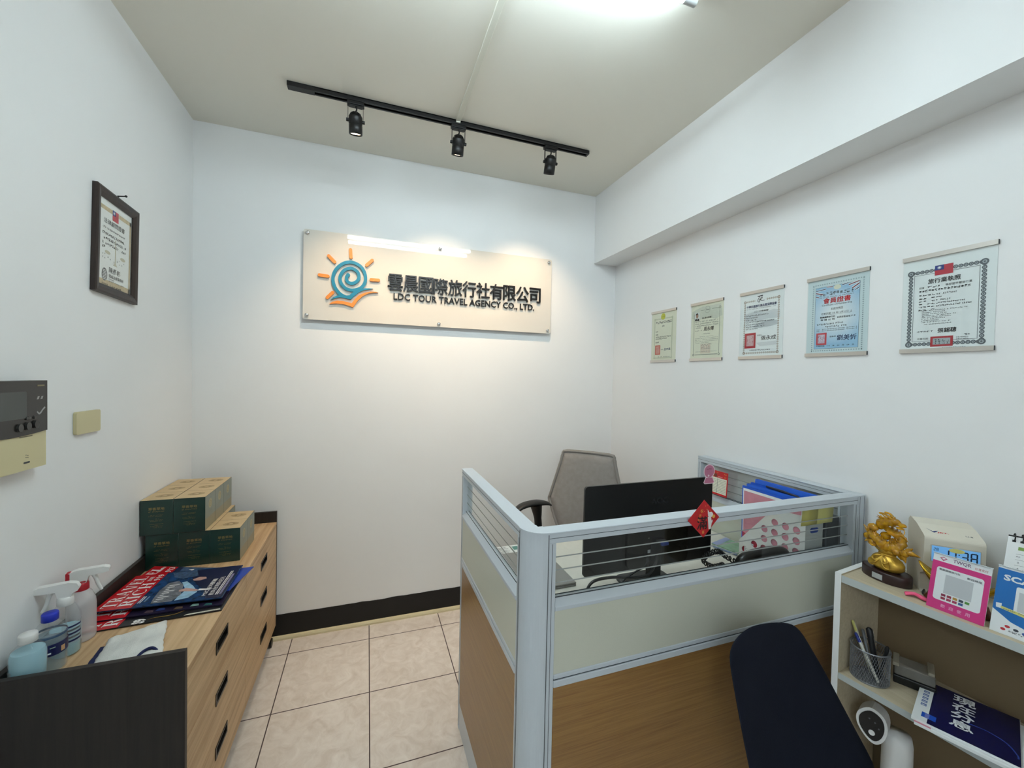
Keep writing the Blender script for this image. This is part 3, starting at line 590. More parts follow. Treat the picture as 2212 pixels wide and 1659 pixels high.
# ------------------------------------------------------------------ left wall: framed certificate, switch plate, intercom
t = thing('picture_frame', 'dark wooden frame holding a legal adviser certificate on the left wall', 'picture frame', (XL, -0.53, 1.895))
FT = on_left(XL+0.0008, -0.530, 1.895) @ Matrix.Rotation(R(-2.2), 4, 'Z')
w, h, bw, dp = 0.256, 0.352, 0.031, 0.016
q = MB(FT)
prof = [(0, 0), (0, dp*0.85), (0.006, dp), (bw-0.012, dp*0.86), (bw-0.004, dp*0.62), (bw, dp*0.5), (bw, 0)]
for k, (L_, an) in enumerate(((w, 0), (h, 90), (w, 180), (h, 270))):
    off = h/2 if k % 2 == 0 else w/2
    M_ = Matrix.Rotation(R(an), 4, 'Z'); vs = []
    for (a, z_) in prof:
        for s in (-1, 1): vs.append((M_ @ Vector((s*(L_/2-a), -off+a, z_))))
    n = len(prof); q.add(vs, [(2*i, 2*i+1, 2*((i+1) % n)+1, 2*((i+1) % n)) for i in range(n)], FRAMEW)
q.build('wooden_frame', t, fix=True)
q = MB(FT); ww, hh = w/2-bw+0.004, h/2-bw+0.004; q.box(-ww, ww, -hh, hh, 0.001, 0.003, PAPER)
TAN = mat('print_tan', 'cbb894', 0.6, noise=0.2, nscale=60)
q.T = FT @ Matrix.Translation((0, 0, 0.0033))
ww -= 0.004; hh -= 0.004
q.rect(-ww+0.002, -ww+0.010, -hh+0.002, hh-0.022, 0, TAN); q.rect(ww-0.012, ww-0.002, -hh+0.002, hh-0.022, 0, TAN); q.rect(-ww+0.002, ww-0.002, -hh+0.002, -hh+0.020, 0, TAN); q.rect(-ww+0.002, ww-0.002, hh-0.036, hh-0.022, 0, TAN)
flag(q, -0.022, hh-0.056, 0.036, 0.036, 0.0002)
q.text('法律顧問證書', INK, -0.070, 0.066, w=0.122, h=0.018, z=0.0004, ital=0.05)
q.dashes(INK, -0.076, -0.056, 0.049, 0.006, 0.0004, 200, 0); q.dashes(INK, -0.050, 0.055, 0.048, 0.006, 0.0004, 201, 0, 0.006)
for k, (x1, y) in enumerate(((0.05, 0.028), (0.066, 0.011), (0.062, -0.006), (-0.06, -0.019))): q.dashes(INK, -0.078, x1, y, 0.009, 0.0003, 202+k, 0.3, 0.0095)
q.flat([(-0.002, 0.025), (0.002, 0.025), (0.003, -0.055), (0.012, -0.066), (-0.012, -0.066), (-0.003, -0.055)], 0.0001, mat('print_scales', 'c9c3ad', 0.6)); q.flat(circ(-0.045, -0.030, 0.016, 14, 0.006), 0.0001, mat('print_scales')); q.flat(circ(0.045, -0.030, 0.016, 14, 0.006), 0.0001, mat('print_scales'))
for x, y in ((-0.074, -0.043), (-0.063, -0.041), (-0.074, -0.054), (-0.063, -0.056), (-0.045, -0.048), (-0.033, -0.053), (-0.01, -0.056), (0.01, -0.049), (0.022, -0.042), (0.022, -0.055), (0.038, -0.054), (0.05, -0.046)): q.dashes(INK, x, x+0.006, y, 0.005, 0.0003, int(1000*x), 0)
q.text('陳彥彰', INK, -0.036, -0.096, w=0.066, h=0.020, z=0.0004, ital=0.08); q.text('理威法律事務所', INK, -0.036, -0.113, w=0.088, h=0.012, z=0.0004)
q.dashes(INK, -0.036, -0.004, -0.120, 0.004, 0.0004, 210, 0.2); q.dashes(INK, -0.036, 0.054, -0.127, 0.004, 0.0004, 211, 0.1)
q.flat(circ(-0.060, -0.108, 0.0155, 20, 0.022), 0.0003, INKG)
for k in range(7): q.rect(-0.072+0.001*abs(3-k), -0.048-0.001*abs(3-k), -0.1245+k*0.005, -0.1225+k*0.005, 0.0004, PAPER)
q.text('中華民國', INK, -0.074, -0.143, w=0.034, h=0.006, z=0.0005); q.dashes(INK, -0.030, 0.05, -0.143, 0.006, 0.0005, 212, 0.3, 0.012)
q.build('certificate_sheet', t)
q = MB(FT); q.box(-w/2+bw-0.006, w/2-bw+0.006, -h/2+bw-0.006, h/2-bw+0.006, 0.0058, 0.0066, clear('picture_glass', (0.98, 0.98, 0.97), 1.4)); q.build('glass', t)
q = MB(); q.cyl((XL+0.001, -0.512, 2.082), (XL+0.022, -0.506, 2.087), 0.0022, BLACK, 10); q.ell((XL+0.0225, -0.5058, 2.0872), (0.004, 0.004, 0.004), BLACK); q.tube([(XL+0.006, -0.512, 2.082), (XL+0.006, -0.52, 2.072), (XL+0.006, -0.53, 2.070)], 0.0012, BLACK, 6)
tag(q.build('wall_hook'), 'small dark wall hook above the dark picture frame', 'hook')
q = MB(on_left(XL+0.0008, -0.684, 1.3005)); q.prism(rrect(0.118, 0.070, 0.007), 0, 0.0085, IVORY, True); tag(q.build('blank_switch_plate', None, 0.004, 3), 'blank ivory wall plate beside the intercom', 'switch plate')
t = thing('intercom', 'black and ivory video intercom cropped at the left edge of the photo', 'intercom', (XL, -1.02, 1.32))
IT = on_left(XL+0.0008, -1.020, 1.322); IW = 0.226
q = MB(IT); n = 14; arc = [(-IW/2+IW*i/n, -0.018-0.006*math.cos(math.pi*(i/n-0.5))) for i in range(n+1)]
q.prism([(-IW/2, -0.112), (IW/2, -0.112)]+[(IW/2, -0.018)]+arc[::-1][1:], 0, 0.030, IVORY); q.build('ivory_body', t, 0.003)
q = MB(IT); q.prism([(-IW/2, 0.115), (IW/2, 0.115)]+arc[::-1], 0, 0.033, mat('intercom_black', '1c1b1a', 0.25)); q.build('black_panel', t, 0.004)
q = MB(IT); q.prism(rrect(0.100, 0.068, 0.004, cx=-0.008, cy=0.054), 0.033, 0.0338, mat('intercom_screen', '3a3f3d', 0.12)); q.build('screen', t)
for x, y in ((0.044, 0.0), (0.070, 0.002), (0.018, -0.002)):
    q = MB(IT); q.prism(circ(x, y, 0.008, 16, 0.010), 0.033, 0.0375, mat('intercom_button', '343433', 0.35)); q.build('button', t, 0.001)
for x in (0.062, 0.070, 0.088):
    q = MB(IT); q.prism(circ(x-0.02, 0.020, 0.004, 12), 0.033, 0.0355, mat('intercom_button', '343433', 0.35)); q.build('button', t, 0.0008)
GRY = mat('intercom_mark', '8b8b88', 0.3)
for x in (0.075, 0.088): q = MB(IT); q.prism([(x, 0.066), (x+0.006, 0.066), (x+0.010, 0.074), (x+0.004, 0.074)], 0.033, 0.0336, GRY); q.build('printed_tick', t)
q = MB(IT); ribbon(q, smooth_path([(0.076, 0.034, 0), (0.085, 0.028, 0), (0.096, 0.038, 0), (0.104, 0.044, 0)]), 0.004, 0.033, 0.0336, GRY); q.build('printed_swoosh', t)
q = MB(IT); q.prism([(0.078, 0.100), (0.102, 0.100), (0.102, 0.104), (0.078, 0.104)], 0.033, 0.0336, mat('intercom_brand', '6d6443', 0.4)); q.build('brand_mark', t)
for x, y in ((0.045, -0.074), (0.051, -0.076), (0.045, -0.080), (0.051, -0.081)): q = MB(IT); q.prism(circ(x, y, 0.0012, 8), 0.030, 0.0303, LINE); q.build('microphone_hole', t)
q = MB(IT); q.prism(rrect(0.020, 0.0045, 0.002, cx=0.047, cy=-0.093), 0.030, 0.0304, LINE); q.build('slot', t)
q = MB(IT); q.prism(rrect(0.042, 0.003, 0.0012, cx=0.045, cy=-0.0265), 0.030, 0.0304, mat('intercom_logo', '6d6650', 0.4)); q.build('printed_line', t)

# ------------------------------------------------------------------ low drawer cabinet on castors (left)
CX0, CX1, CY0, CY1, CZ0, CZ1 = -0.467, -0.075, -1.060, 0.112, 0.105, 0.667
t = thing('drawer_cabinet', 'low oak-look six-drawer cabinet with black end panels along the left wall', 'cabinet', ((CX0+CX1)/2, (CY0+CY1)/2, 0))
for y in (CY0, CY1-0.015): boxpart('end_panel', t, CX0, CX1, y, y+0.015, CZ0-0.005, 0.724, DARKW, 0.001)
boxpart('back_panel', t, CX0, CX0+0.015, CY0+0.0152, CY1-0.0152, CZ0, 0.724, DARKW, 0.001)
boxpart('top', t, CX0+0.0152, CX1, CY0+0.0152, CY1-0.0152, CZ1-0.016, CZ1, OAK_Y, 0.001)
boxpart('carcass', t, CX0+0.0155, CX1-0.019, CY0+0.0155, CY1-0.0155, CZ0+0.004, CZ1-0.0165, mat('carcass_dark', '3a2d22', 0.6), 0)
ym = -0.476; dz = (CZ1-0.0175-CZ0)/3
HOLE = mat('recess_black', '060606', 0.5); HB = mat('handle_bronze', '2a2724', 0.35, 0.4)
for c, (ya, yb) in enumerate(((CY0+0.0165, ym-0.001), (ym+0.001, CY1-0.0165))):
    for r in range(3):
        z1 = CZ1-0.0175-r*dz; z0 = z1-dz+0.0022; yc = (-0.766 if c == 0 else -0.182); zc = (0.574, 0.405, 0.228)[r] if c == 0 else (0.576, 0.412, 0.236)[r]
        q = MB(); T = frame((CX1-0.009, yc, zc), (0, 1, 0), (0, 0, 1), (1, 0, 0))
        holed([(ya-yc, z0-zc), (yb-yc, z0-zc), (yb-yc, z1-zc), (ya-yc, z1-zc)], [[(-0.052, -0.016), (0.052, -0.016), (0.052, 0.016), (-0.052, 0.016)]], 0.017, T, OAK_Y, q)
        d = q.build('drawer', t)
        q = MB(frame((CX1, yc, zc), (0, 1, 0), (0, 0, 1), (1, 0, 0)))
        holed([(-0.058, -0.020), (0.058, -0.020), (0.058, 0.020), (-0.058, 0.020)], [[(-0.050, -0.011), (0.050, -0.011), (0.050, 0.015), (-0.050, 0.015)]], 0.002, q.T @ Matrix.Translation((0, 0, 0.0011)), HB, q)
        q.box(-0.0515, 0.0515, -0.0155, 0.0155, -0.017, -0.0155, HOLE)
        for yy in (-0.0155, 0.014): q.box(-0.0515, 0.0515, yy, yy+0.0015, -0.016, 0.0005, HOLE)
        for xx in (-0.0515, 0.050): q.box(xx, xx+0.0015, -0.0155, 0.0155, -0.016, 0.0005, HOLE)
        h_ = q.build('handle', d)
for x in (CX0+0.05, -0.108):
    for y in (CY0+0.06, 0.080):
        q = MB(); q.cyl((x, y, CZ0+0.004), (x, y, 0.062), 0.008, BLACKP, 12); q.box(x-0.013, x+0.013, y-0.008, y+0.020, 0.040, 0.064, BLACKP)
        for s in (-1, 1): q.cyl((x+s*0.008, y+0.008, 0.022), (x+s*0.018, y+0.008, 0.022), 0.022, BLACKP, 20)
        q.cyl((x-0.016, y+0.008, 0.022), (x+0.016, y+0.008, 0.022), 0.005, BLACKP, 8)
        q.build('castor', t, 0.001)

# ------------------------------------------------------------------ product boxes
BW_, BD_, BH_ = 0.1080, 0.1145, 0.1405
GRN = mat('box_green', '17372f', 0.30, noise=0.25, nscale=9, coat=0.3); KRAFT = mat('box_kraft', 'bfa780', 0.5, noise=0.05, nscale=20); KRAFTD = mat('box_kraft_dark', '8e7b57', 0.5)
GOLD = mat('box_gold_print', '8f7c4e', 0.4, 0.3); GREYG = mat('box_side', '7f857b', 0.4, noise=0.1, nscale=6)
def gift_box(origin):
    t = thing('product_box', '', 'box', origin, 0, 'green product boxes stacked on the cabinet')
    x0, y0, z0 = origin; X0, X1, Y1 = x0-BW_/2+0.0004, x0+BW_/2-0.0004, y0+BD_-0.0005
    q = MB(); q.box(X0, X1, y0, Y1, z0+0.0002, z0+BH_, GRN); q.build('carton', t, 0.0008)
    T = frame((x0, y0, z0), (1, 0, 0), (0, 0, 1), (0, -1, 0)); q = MB(T @ Matrix.Translation((0, 0, 0.0004)))
    q.text('草香草地', GOLD, 0, 0.100, w=0.052, h=0.011, z=0, bold=0.03, align='c'); q.dashes(GOLD, -0.026, 0.026, 0.092, 0.0045, 0, 300, 0.3, 0.004)
    for k, (a, c, y) in enumerate(((-0.020, 0.022, 0.079), (-0.026, 0.020, 0.0745), (-0.008, 0.008, 0.064), (-0.024, 0.022, 0.059), (-0.020, 0.018, 0.0545), (-0.022, 0.024, 0.043), (-0.006, 0.006, 0.0385), (-0.02, 0.02, 0.034), (-0.018, 0.018, 0.029))): q.dashes(GOLD, a, c, y, 0.0022, 0, 301+k, 0.2, 0.0035)
    q.build('front_print', t)
    q = MB(frame((x0, y0, z0+BH_+0.0003), (1, 0, 0), (0, 1, 0), (0, 0, 1))); q.rect(-BW_/2+0.0006, BW_/2-0.0006, 0.0003, BD_-0.0008, 0, KRAFT)
    cx, cy__ = 0.004, BD_*0.52
    for a in range(9):
        an = 2*math.pi*a/9; ribbon(q, [(cx+0.030*math.cos(2*math.pi*k/10)*math.cos(an)-0.010*math.sin(2*math.pi*k/10)*math.sin(an), cy__+0.030*math.cos(2*math.pi*k/10)*math.sin(an)*0.7+0.010*math.sin(2*math.pi*k/10)*math.cos(an), 0) for k in range(11)], 0.0012, 0.0001, 0.00015, KRAFTD)
    q.build('kraft_lid', t)
    q = MB(frame((X1+0.0003, y0, z0), (0, 1, 0), (0, 0, 1), (1, 0, 0))); q.rect(0.0006, BD_-0.0012, 0.0006, BH_-0.0006, 0, GREYG)
    q.flat(circ(BD_/2, 0.098, 0.020, 28), 0.0001, mat('box_emblem', 'a79d7d', 0.5)); ribbon(q, [(BD_/2+0.012*math.cos(a/3), 0.098+0.012*math.sin(a/3), 0) for a in range(20)], 0.0018, 0.0002, 0.00025, KRAFTD); ribbon(q, [(BD_/2-0.008, 0.090, 0), (BD_/2+0.006, 0.106, 0)], 0.0018, 0.0002, 0.00025, KRAFTD)
    q.dashes(KRAFTD, BD_/2-0.018, BD_/2+0.018, 0.066, 0.004, 0.0002, 320, 0.3, 0.004); q.rect(0.0006, BD_-0.0012, 0.0006, 0.045, 0.00005, mat('box_side_foot', '8f876f', 0.5))
    q.build('side_print', t)
    return t
def copy_thing(o, loc, label):
    c = o.copy(); COL.objects.link(c); c.location = loc; c['label'] = label; XF[c.name] = Matrix.Translation(Vector(loc)).inverted()
    for ch in list(o.children):
        k = ch.copy(); COL.objects.link(k); k.parent = c
        for g_ in list(ch.children):
            kk = g_.copy(); COL.objects.link(kk); kk.parent = k
    return c
rows = ('front row', 'second row', 'back row'); spots = []
for c, x in enumerate((-0.3975, -0.2893, -0.1811)):
    for r in range(3 if c < 2 else 2):
        spots.append((x, -0.360+r*0.115, CZ1+0.0003, 'green kraft-topped box in the lower layer, %s, %s' % (('against the left wall', 'between two others', 'at the open right end')[c], rows[r])))
for c, x in enumerate((-0.4145, -0.3050)):
    for r in range(3):
        spots.append((x, -0.362+r*0.115, CZ1+BH_+0.0012, 'green kraft-topped box in the top layer, %s, %s' % (('by the left wall', 'on the side away from the wall')[c], rows[r])))
g0 = None
for (x, y, z, lb) in spots:
    if g0 is None: g0 = gift_box((x, y, z)); g0['label'] = lb
    else: copy_thing(g0, (x, y, z), lb)

# ------------------------------------------------------------------ magazines
class Bilin:
    """maps cover coordinates (s across from the title edge, t along it) to a curved sheet in space"""
    def __init__(self, A, B, C, D, sag=0.0): self.p = [Vector(x) for x in (A, B, C, D)]; self.sag = sag
    def __call__(self, s, t, lift=0):
        A, B, C, D = self.p
        p = (A*(1-s)+D*s)*(1-t)+(B*(1-s)+C*s)*t; p.z += lift-self.sag*math.sin(math.pi*s); return p
def sheet_poly(q, F, pts, lift, m):
    q.add([F(s, t_, lift) for s, t_ in pts], [tuple(range(len(pts)))], m)
def sheet_grid(q, F, s0, s1, t0, t1, lift, m, n=8, k=4):
    vs = [F(s0+(s1-s0)*i/n, t0+(t1-t0)*j/k, lift) for i in range(n+1) for j in range(k+1)]
    q.add(vs, [(i*(k+1)+j, (i+1)*(k+1)+j, (i+1)*(k+1)+j+1, i*(k+1)+j+1) for i in range(n) for j in range(k)], m, True)
def sheet_text(q, F, s, m, s0, s1, t0, t1, lift, bold=0.0, across=False):
    """lettering running along t (title edge); glyph height along s"""
    vv, ff = text_geo(s, 0 if any(ord(ch) > 0x2e80 for ch in s) else bold); x0 = min(p[0] for p in vv); x1 = max(p[0] for p in vv); y0 = min(p[1] for p in vv); y1 = max(p[1] for p in vv)
    q.add([F(s1-(s1-s0)*(p[1]-y0)/(y1-y0), t0+(t1-t0)*(p[0]-x0)/(x1-x0), lift) for p in vv], ff, m)
def sheet_dash(q, F, m, s0, s1, t0, t1, lift, seed):
    rnd = random.Random(seed); t_ = t0; u = (s1-s0)*0.9
    while t_ < t1:
        sheet_poly(q, F, [(s0, t_), (s0+(s1-s0)*0.35, t_), (s0+(s1-s0)*0.35, t_+u*0.8), (s0, t_+u*0.8)], lift, m); sheet_poly(q, F, [(s0+(s1-s0)*0.6, t_), (s1, t_), (s1, t_+u*rnd.uniform(0.4, 0.8)), (s0+(s1-s0)*0.6, t_+u*0.8)], lift, m); t_ += u
SEA = mat('cover_sea', '1d3a63', 0.25, noise=0.5, nscale=40); CRED = mat('cover_red', 'b3141f', 0.25); CWHITE = mat('cover_white', 'e9e7e6', 0.3); DEEP = mat('cover_deep_blue', '171c52', 0.25)

def serif_glyph(c):
    """heavy/hairline Roman capitals as polygons on a unit-high body: (width, polygons)"""
    def R4(x0, x1, y0, y1): return [(x0, y0), (x1, y0), (x1, y1), (x0, y1)]
    B, H, S = 0.20, 0.06, 0.055
    def stem(x): return [R4(x, x+B, 0, 1), R4(x-0.08, x+B+0.08, 0, S), R4(x-0.08, x+B+0.08, 1-S, 1)]
    def arc(cx, cy_, rx, ry, a0, a1, w0, n=10):
        o = []; i_ = []
        for k in range(n+1):
            a = R(a0+(a1-a0)*k/n); th_ = w0*(0.25+0.75*abs(math.cos(a))); o.append((cx+rx*math.cos(a), cy_+ry*math.sin(a))); i_.append((cx+(rx-th_)*math.cos(a), cy_+(ry-0.06)*math.sin(a)))
        return [[o[k], o[k+1], i_[k+1], i_[k]] for k in range(n)]
    if c == 'T': return 0.80, [R4(0.30, 0.50, 0, 1), R4(0.20, 0.60, 0, S), R4(0, 0.80, 1-H, 1), R4(0, 0.06, 0.72, 1), R4(0.74, 0.80, 0.72, 1)]
    if c == 'I': return 0.36, stem(0.08)
    if c == 'L': return 0.66, stem(0.08)+[R4(0.28, 0.66, 0, H), R4(0.60, 0.66, 0, 0.30)]
    if c == 'E': return 0.68, stem(0.08)+[R4(0.28, 0.66, 0, H), R4(0.60, 0.66, 0, 0.28), R4(0.28, 0.62, 1-H, 1), R4(0.56, 0.62, 0.74, 1), R4(0.28, 0.50, 0.48, 0.53), R4(0.46, 0.50, 0.40, 0.61)]
    if c == 'H': return 0.88, stem(0.08)+stem(0.60)+[R4(0.28, 0.60, 0.48, 0.54)]
    if c == 'R': return 0.84, stem(0.08)+arc(0.36, 0.745, 0.32, 0.255, -90, 90, 0.19)+[R4(0.28, 0.37, 0.49, 0.55), R4(0.28, 0.37, 1-H, 1), [(0.40, 0.50), (0.60, 0.52), (0.84, 0), (0.62, 0)]]
    if c == 'A': return 0.92, [[(0.40, 1), (0.54, 1), (0.86, 0.03), (0.64, 0.03)], [(0.40, 1), (0.46, 1), (0.16, 0.03), (0.10, 0.03)], R4(0.24, 0.68, 0.30, 0.35), R4(0, 0.27, 0, S), R4(0.54, 0.94, 0, S)]
    if c == 'V': return 0.92, [[(0.10, 0.97), (0.32, 0.97), (0.56, 0), (0.42, 0)], [(0.50, 0), (0.56, 0), (0.82, 0.97), (0.76, 0.97)], R4(0.0, 0.40, 1-S, 1), R4(0.66, 0.94, 1-S, 1)]
    if c == 'C': return 0.80, arc(0.45, 0.5, 0.44, 0.5, 40, 320, 0.21, 18)+[R4(0.74, 0.79, 0.66, 0.94)]
def sheet_serif(q, F, s, m, s0, s1, t0, t1, lift):
    gl = [serif_glyph(c) for c in s]; tot = sum(g_[0] for g_ in gl)+0.12*(len(s)-1); x = 0
    for w_, polys in gl:
        for p in polys: q.add([F(s1-(s1-s0)*b__, t0+(t1-t0)*(x+a)/tot, lift) for a, b__ in p], [tuple(range(len(p)))], m)
        x += w_+0.12
def magazine(label, A, B, C, D, band, body, sag=0.0, thick=0.004, extra=None, title=True):
    t = thing('magazine', label, 'magazine', ((A[0]+C[0])/2, (A[1]+C[1])/2, min(A[2], C[2])-thick), 0, 'magazines spread on the cabinet')
    F = Bilin(A, B, C, D, sag); q = MB(); n, k = 8, 4
    sheet_grid(q, F, 0, 1, 0, 1, 0, body)
    base = [F(i/n, j/k, -thick) for i in range(n+1) for j in range(k+1)]; q.add(base, [(i*(k+1)+j, i*(k+1)+j+1, (i+1)*(k+1)+j+1, (i+1)*(k+1)+j) for i in range(n) for j in range(k)], PAPER, True)
    edge_ = [(i/n, 0) for i in range(n+1)]+[(1, j/k) for j in range(1, k+1)]+[(i/n, 1) for i in range(n-1, -1, -1)]+[(0, j/k) for j in range(k-1, 0, -1)]
    m_ = len(edge_); q.add([F(s, t_, 0) for s, t_ in edge_]+[F(s, t_, -thick) for s, t_ in edge_], [(i, m_+i, m_+(i+1) % m_, (i+1) % m_) for i in range(m_)], body)
    sheet_grid(q, F, 0.0005, band, 0.0005, 0.9995, 0.0005, CRED, 4, 4)
    if title: sheet_serif(q, F, 'TRAVEL', CWHITE, band*0.12, band*0.48, 0.06, 0.93, 0.0009); sheet_serif(q, F, 'RICH', CWHITE, band*0.56, band*0.92, 0.06, 0.70, 0.0009)
    if extra: extra(q, F)
    q.build('cover', t)
    return t
def cover_top(q, F):
    sheet_text(q, F, '旅報', CWHITE, 0.165, 0.205, 0.76, 0.90, 0.0009, 0.02); sheet_text(q, F, '919', CWHITE, 0.222, 0.278, 0.76, 0.95, 0.0009, 0.02)
    SHIP = mat('ship_grey', '6d7078', 0.4, noise=0.6, nscale=90); FOAM = mat('sea_foam', '8fb3cc', 0.4, noise=0.35, nscale=50); CLOTH = mat('cover_suit', '141a38', 0.3); SKN = mat('cover_skin', 'b9938a', 0.4, noise=0.2, nscale=60)
    sheet_poly(q, F, [(0.60, 0.06), (0.70, 0.10), (0.74, 0.25), (0.66, 0.44), (0.56, 0.62), (0.52, 0.60), (0.62, 0.34), (0.60, 0.16)], 0.0006, FOAM)
    sheet_poly(q, F, [(0.42, 0.05), (0.58, 0.05), (0.61, 0.22), (0.56, 0.50), (0.48, 0.66), (0.40, 0.62), (0.385, 0.40), (0.40, 0.18)], 0.0008, SHIP)
    for k in range(9): t_ = 0.08+k*0.055; sheet_poly(q, F, [(0.43, t_), (0.46+0.03*(k % 3), t_), (0.46+0.03*(k % 3), t_+0.025), (0.43, t_+0.025)], 0.001, mat('ship_white', 'cfd0d0', 0.4)); sheet_poly(q, F, [(0.51, t_+0.01), (0.565-0.002*k, t_+0.01), (0.565-0.002*k, t_+0.018), (0.51, t_+0.018)], 0.001, mat('ship_dark', '2b2e38', 0.4))
    sheet_poly(q, F, [(0.52, 0.97), (0.99, 0.985), (0.99, 0.02), (0.86, 0.02), (0.78, 0.30), (0.68, 0.48), (0.58, 0.72)], 0.0006, CLOTH)
    sheet_poly(q, F, [(0.56, 0.36), (0.61, 0.40), (0.70, 0.34), (0.74, 0.30), (0.72, 0.27), (0.62, 0.30), (0.57, 0.31)], 0.001, SKN); sheet_poly(q, F, [(0.74, 0.33), (0.86, 0.29), (0.84, 0.27), (0.73, 0.28)], 0.001, CWHITE)
    sheet_poly(q, F, [(0.60, 0.66), (0.65, 0.72), (0.71, 0.70), (0.73, 0.64), (0.68, 0.60), (0.62, 0.61)], 0.001, SKN)
    sheet_poly(q, F, [(0.34, 0.97), (0.56, 0.985), (0.62, 0.78), (0.50, 0.72), (0.40, 0.80)], 0.0007, mat('cover_pattern', '3d5372', 0.35, noise=0.7, nscale=120))
    sheet_text(q, F, 'MSC海洋郵輪', CWHITE, 0.80, 0.845, 0.10, 0.60, 0.0011, 0.03); sheet_text(q, F, '航向台灣新紀元', CWHITE, 0.86, 0.905, 0.10, 0.64, 0.0011, 0.03); sheet_dash(q, F, CWHITE, 0.92, 0.945, 0.10, 0.80, 0.0011, 8); sheet_dash(q, F, mat('cover_lilac', 'a9a3c9', 0.4), 0.955, 0.972, 0.10, 0.70, 0.0011, 9)
    sheet_dash(q, F, CWHITE, 0.30, 0.325, 0.10, 0.26, 0.0009, 10); sheet_dash(q, F, FOAM, 0.345, 0.355, 0.12, 0.26, 0.0009, 11)
def cover_dark(q, F):
    for k, (s, t_, cc) in enumerate(((0.40, 0.03, '4a3a44'), (0.48, 0.05, '2c3f7a'), (0.62, 0.03, '5c4a3a'), (0.74, 0.05, '7fa39a'), (0.85, 0.02, '2f5f62'))): sheet_poly(q, F, [(s, t_), (s+0.07, t_), (s+0.06, t_+0.05), (s+0.01, t_+0.06)], 0.0008, mat('cover_patch_%d' % k, cc, 0.4, noise=0.4, nscale=80))
def cover_pen(q, F):
    sheet_text(q, F, '9', CWHITE, 0.36, 0.45, 0.045, 0.115, 0.0008, 0.05); sheet_text(q, F, 'S', CWHITE, 0.36, 0.45, 0.0, 0.05, 0.0008, 0.05)
    PG = mat('pen_gold', 'b08a3a', 0.3, 0.6); sheet_poly(q, F, [(0.45, 0.06), (0.50, 0.085), (0.60, 0.075), (0.66, 0.10), (0.70, 0.15), (0.69, 0.155), (0.65, 0.11), (0.60, 0.095), (0.50, 0.10)], 0.0008, PG)
    sheet_poly(q, F, [(0.72, 0.01), (0.74, 0.04), (0.98, 0.05), (0.99, 0.01)], 0.0008, mat('cover_pale', 'c9c6b8', 0.4, noise=0.4, nscale=90))
ZT = CZ1
def cover_second(q, F):
    sheet_serif(q, F, 'TRAVEL', CWHITE, 0.29*0.12, 0.29*0.48, 0.06, 0.93, 0.0009); sheet_text(q, F, '913', CWHITE, 0.20, 0.27, 0.80, 0.97, 0.0009, 0.02); sheet_dash(q, F, CWHITE, 0.12, 0.15, 0.80, 0.97, 0.0009, 4)
    sheet_poly(q, F, [(0.36, 0.99), (0.80, 0.99), (0.80, 0.6), (0.36, 0.6)], 0.0006, mat('cover_pattern', '3d5372', 0.35, noise=0.7, nscale=120)); sheet_poly(q, F, [(0.44, 0.90), (0.50, 0.93), (0.50, 0.86)], 0.0009, CWHITE)
magazine('lowest magazine of the spread, red title band and fountain pen on black, nearest the towel', (-0.450, -0.787, ZT+0.0048), (-0.444, -0.540, ZT+0.0048), (-0.076, -0.540, ZT+0.0048), (-0.077, -0.766, ZT+0.0048), 0.28, mat('cover_black', '15151b', 0.25), thick=0.0040, extra=cover_pen)
magazine('second lowest magazine with red title band and dark plum cover', (-0.450, -0.733, ZT+0.0098), (-0.449, -0.445, ZT+0.0098), (-0.085, -0.490, ZT+0.0095), (-0.085, -0.738, ZT+0.0095), 0.28, mat('cover_plum', '1d1730', 0.25), thick=0.0040, extra=cover_dark)
magazine('blue magazine whose corner sticks out under the right end of the spread', (-0.300, -0.660, ZT+0.0140), (-0.300, -0.480, ZT+0.0140), (-0.051, -0.470, ZT+0.0138), (-0.087, -0.650, ZT+0.0138), 0.02, mat('cover_royal', '23409a', 0.3), thick=0.0030, title=False)
magazine('magazine just under the top one, its red corner peeping out towards the green boxes', (-0.448, -0.600, ZT+0.0185), (-0.418, -0.368, ZT+0.0185), (-0.100, -0.480, ZT+0.0180), (-0.120, -0.690, ZT+0.0180), 0.29, mat('cover_night', '1a2342', 0.3), thick=0.0033, extra=cover_second, title=False)
magazine('top magazine of the spread, red band reading travel, cruise ship cover', (-0.447, -0.704, ZT+0.0260), (-0.437, -0.460, ZT+0.0255), (-0.090, -0.464, ZT+0.0225), (-0.091, -0.716, ZT+0.0225), 0.29, SEA, sag=0.0, thick=0.0035, extra=cover_top)

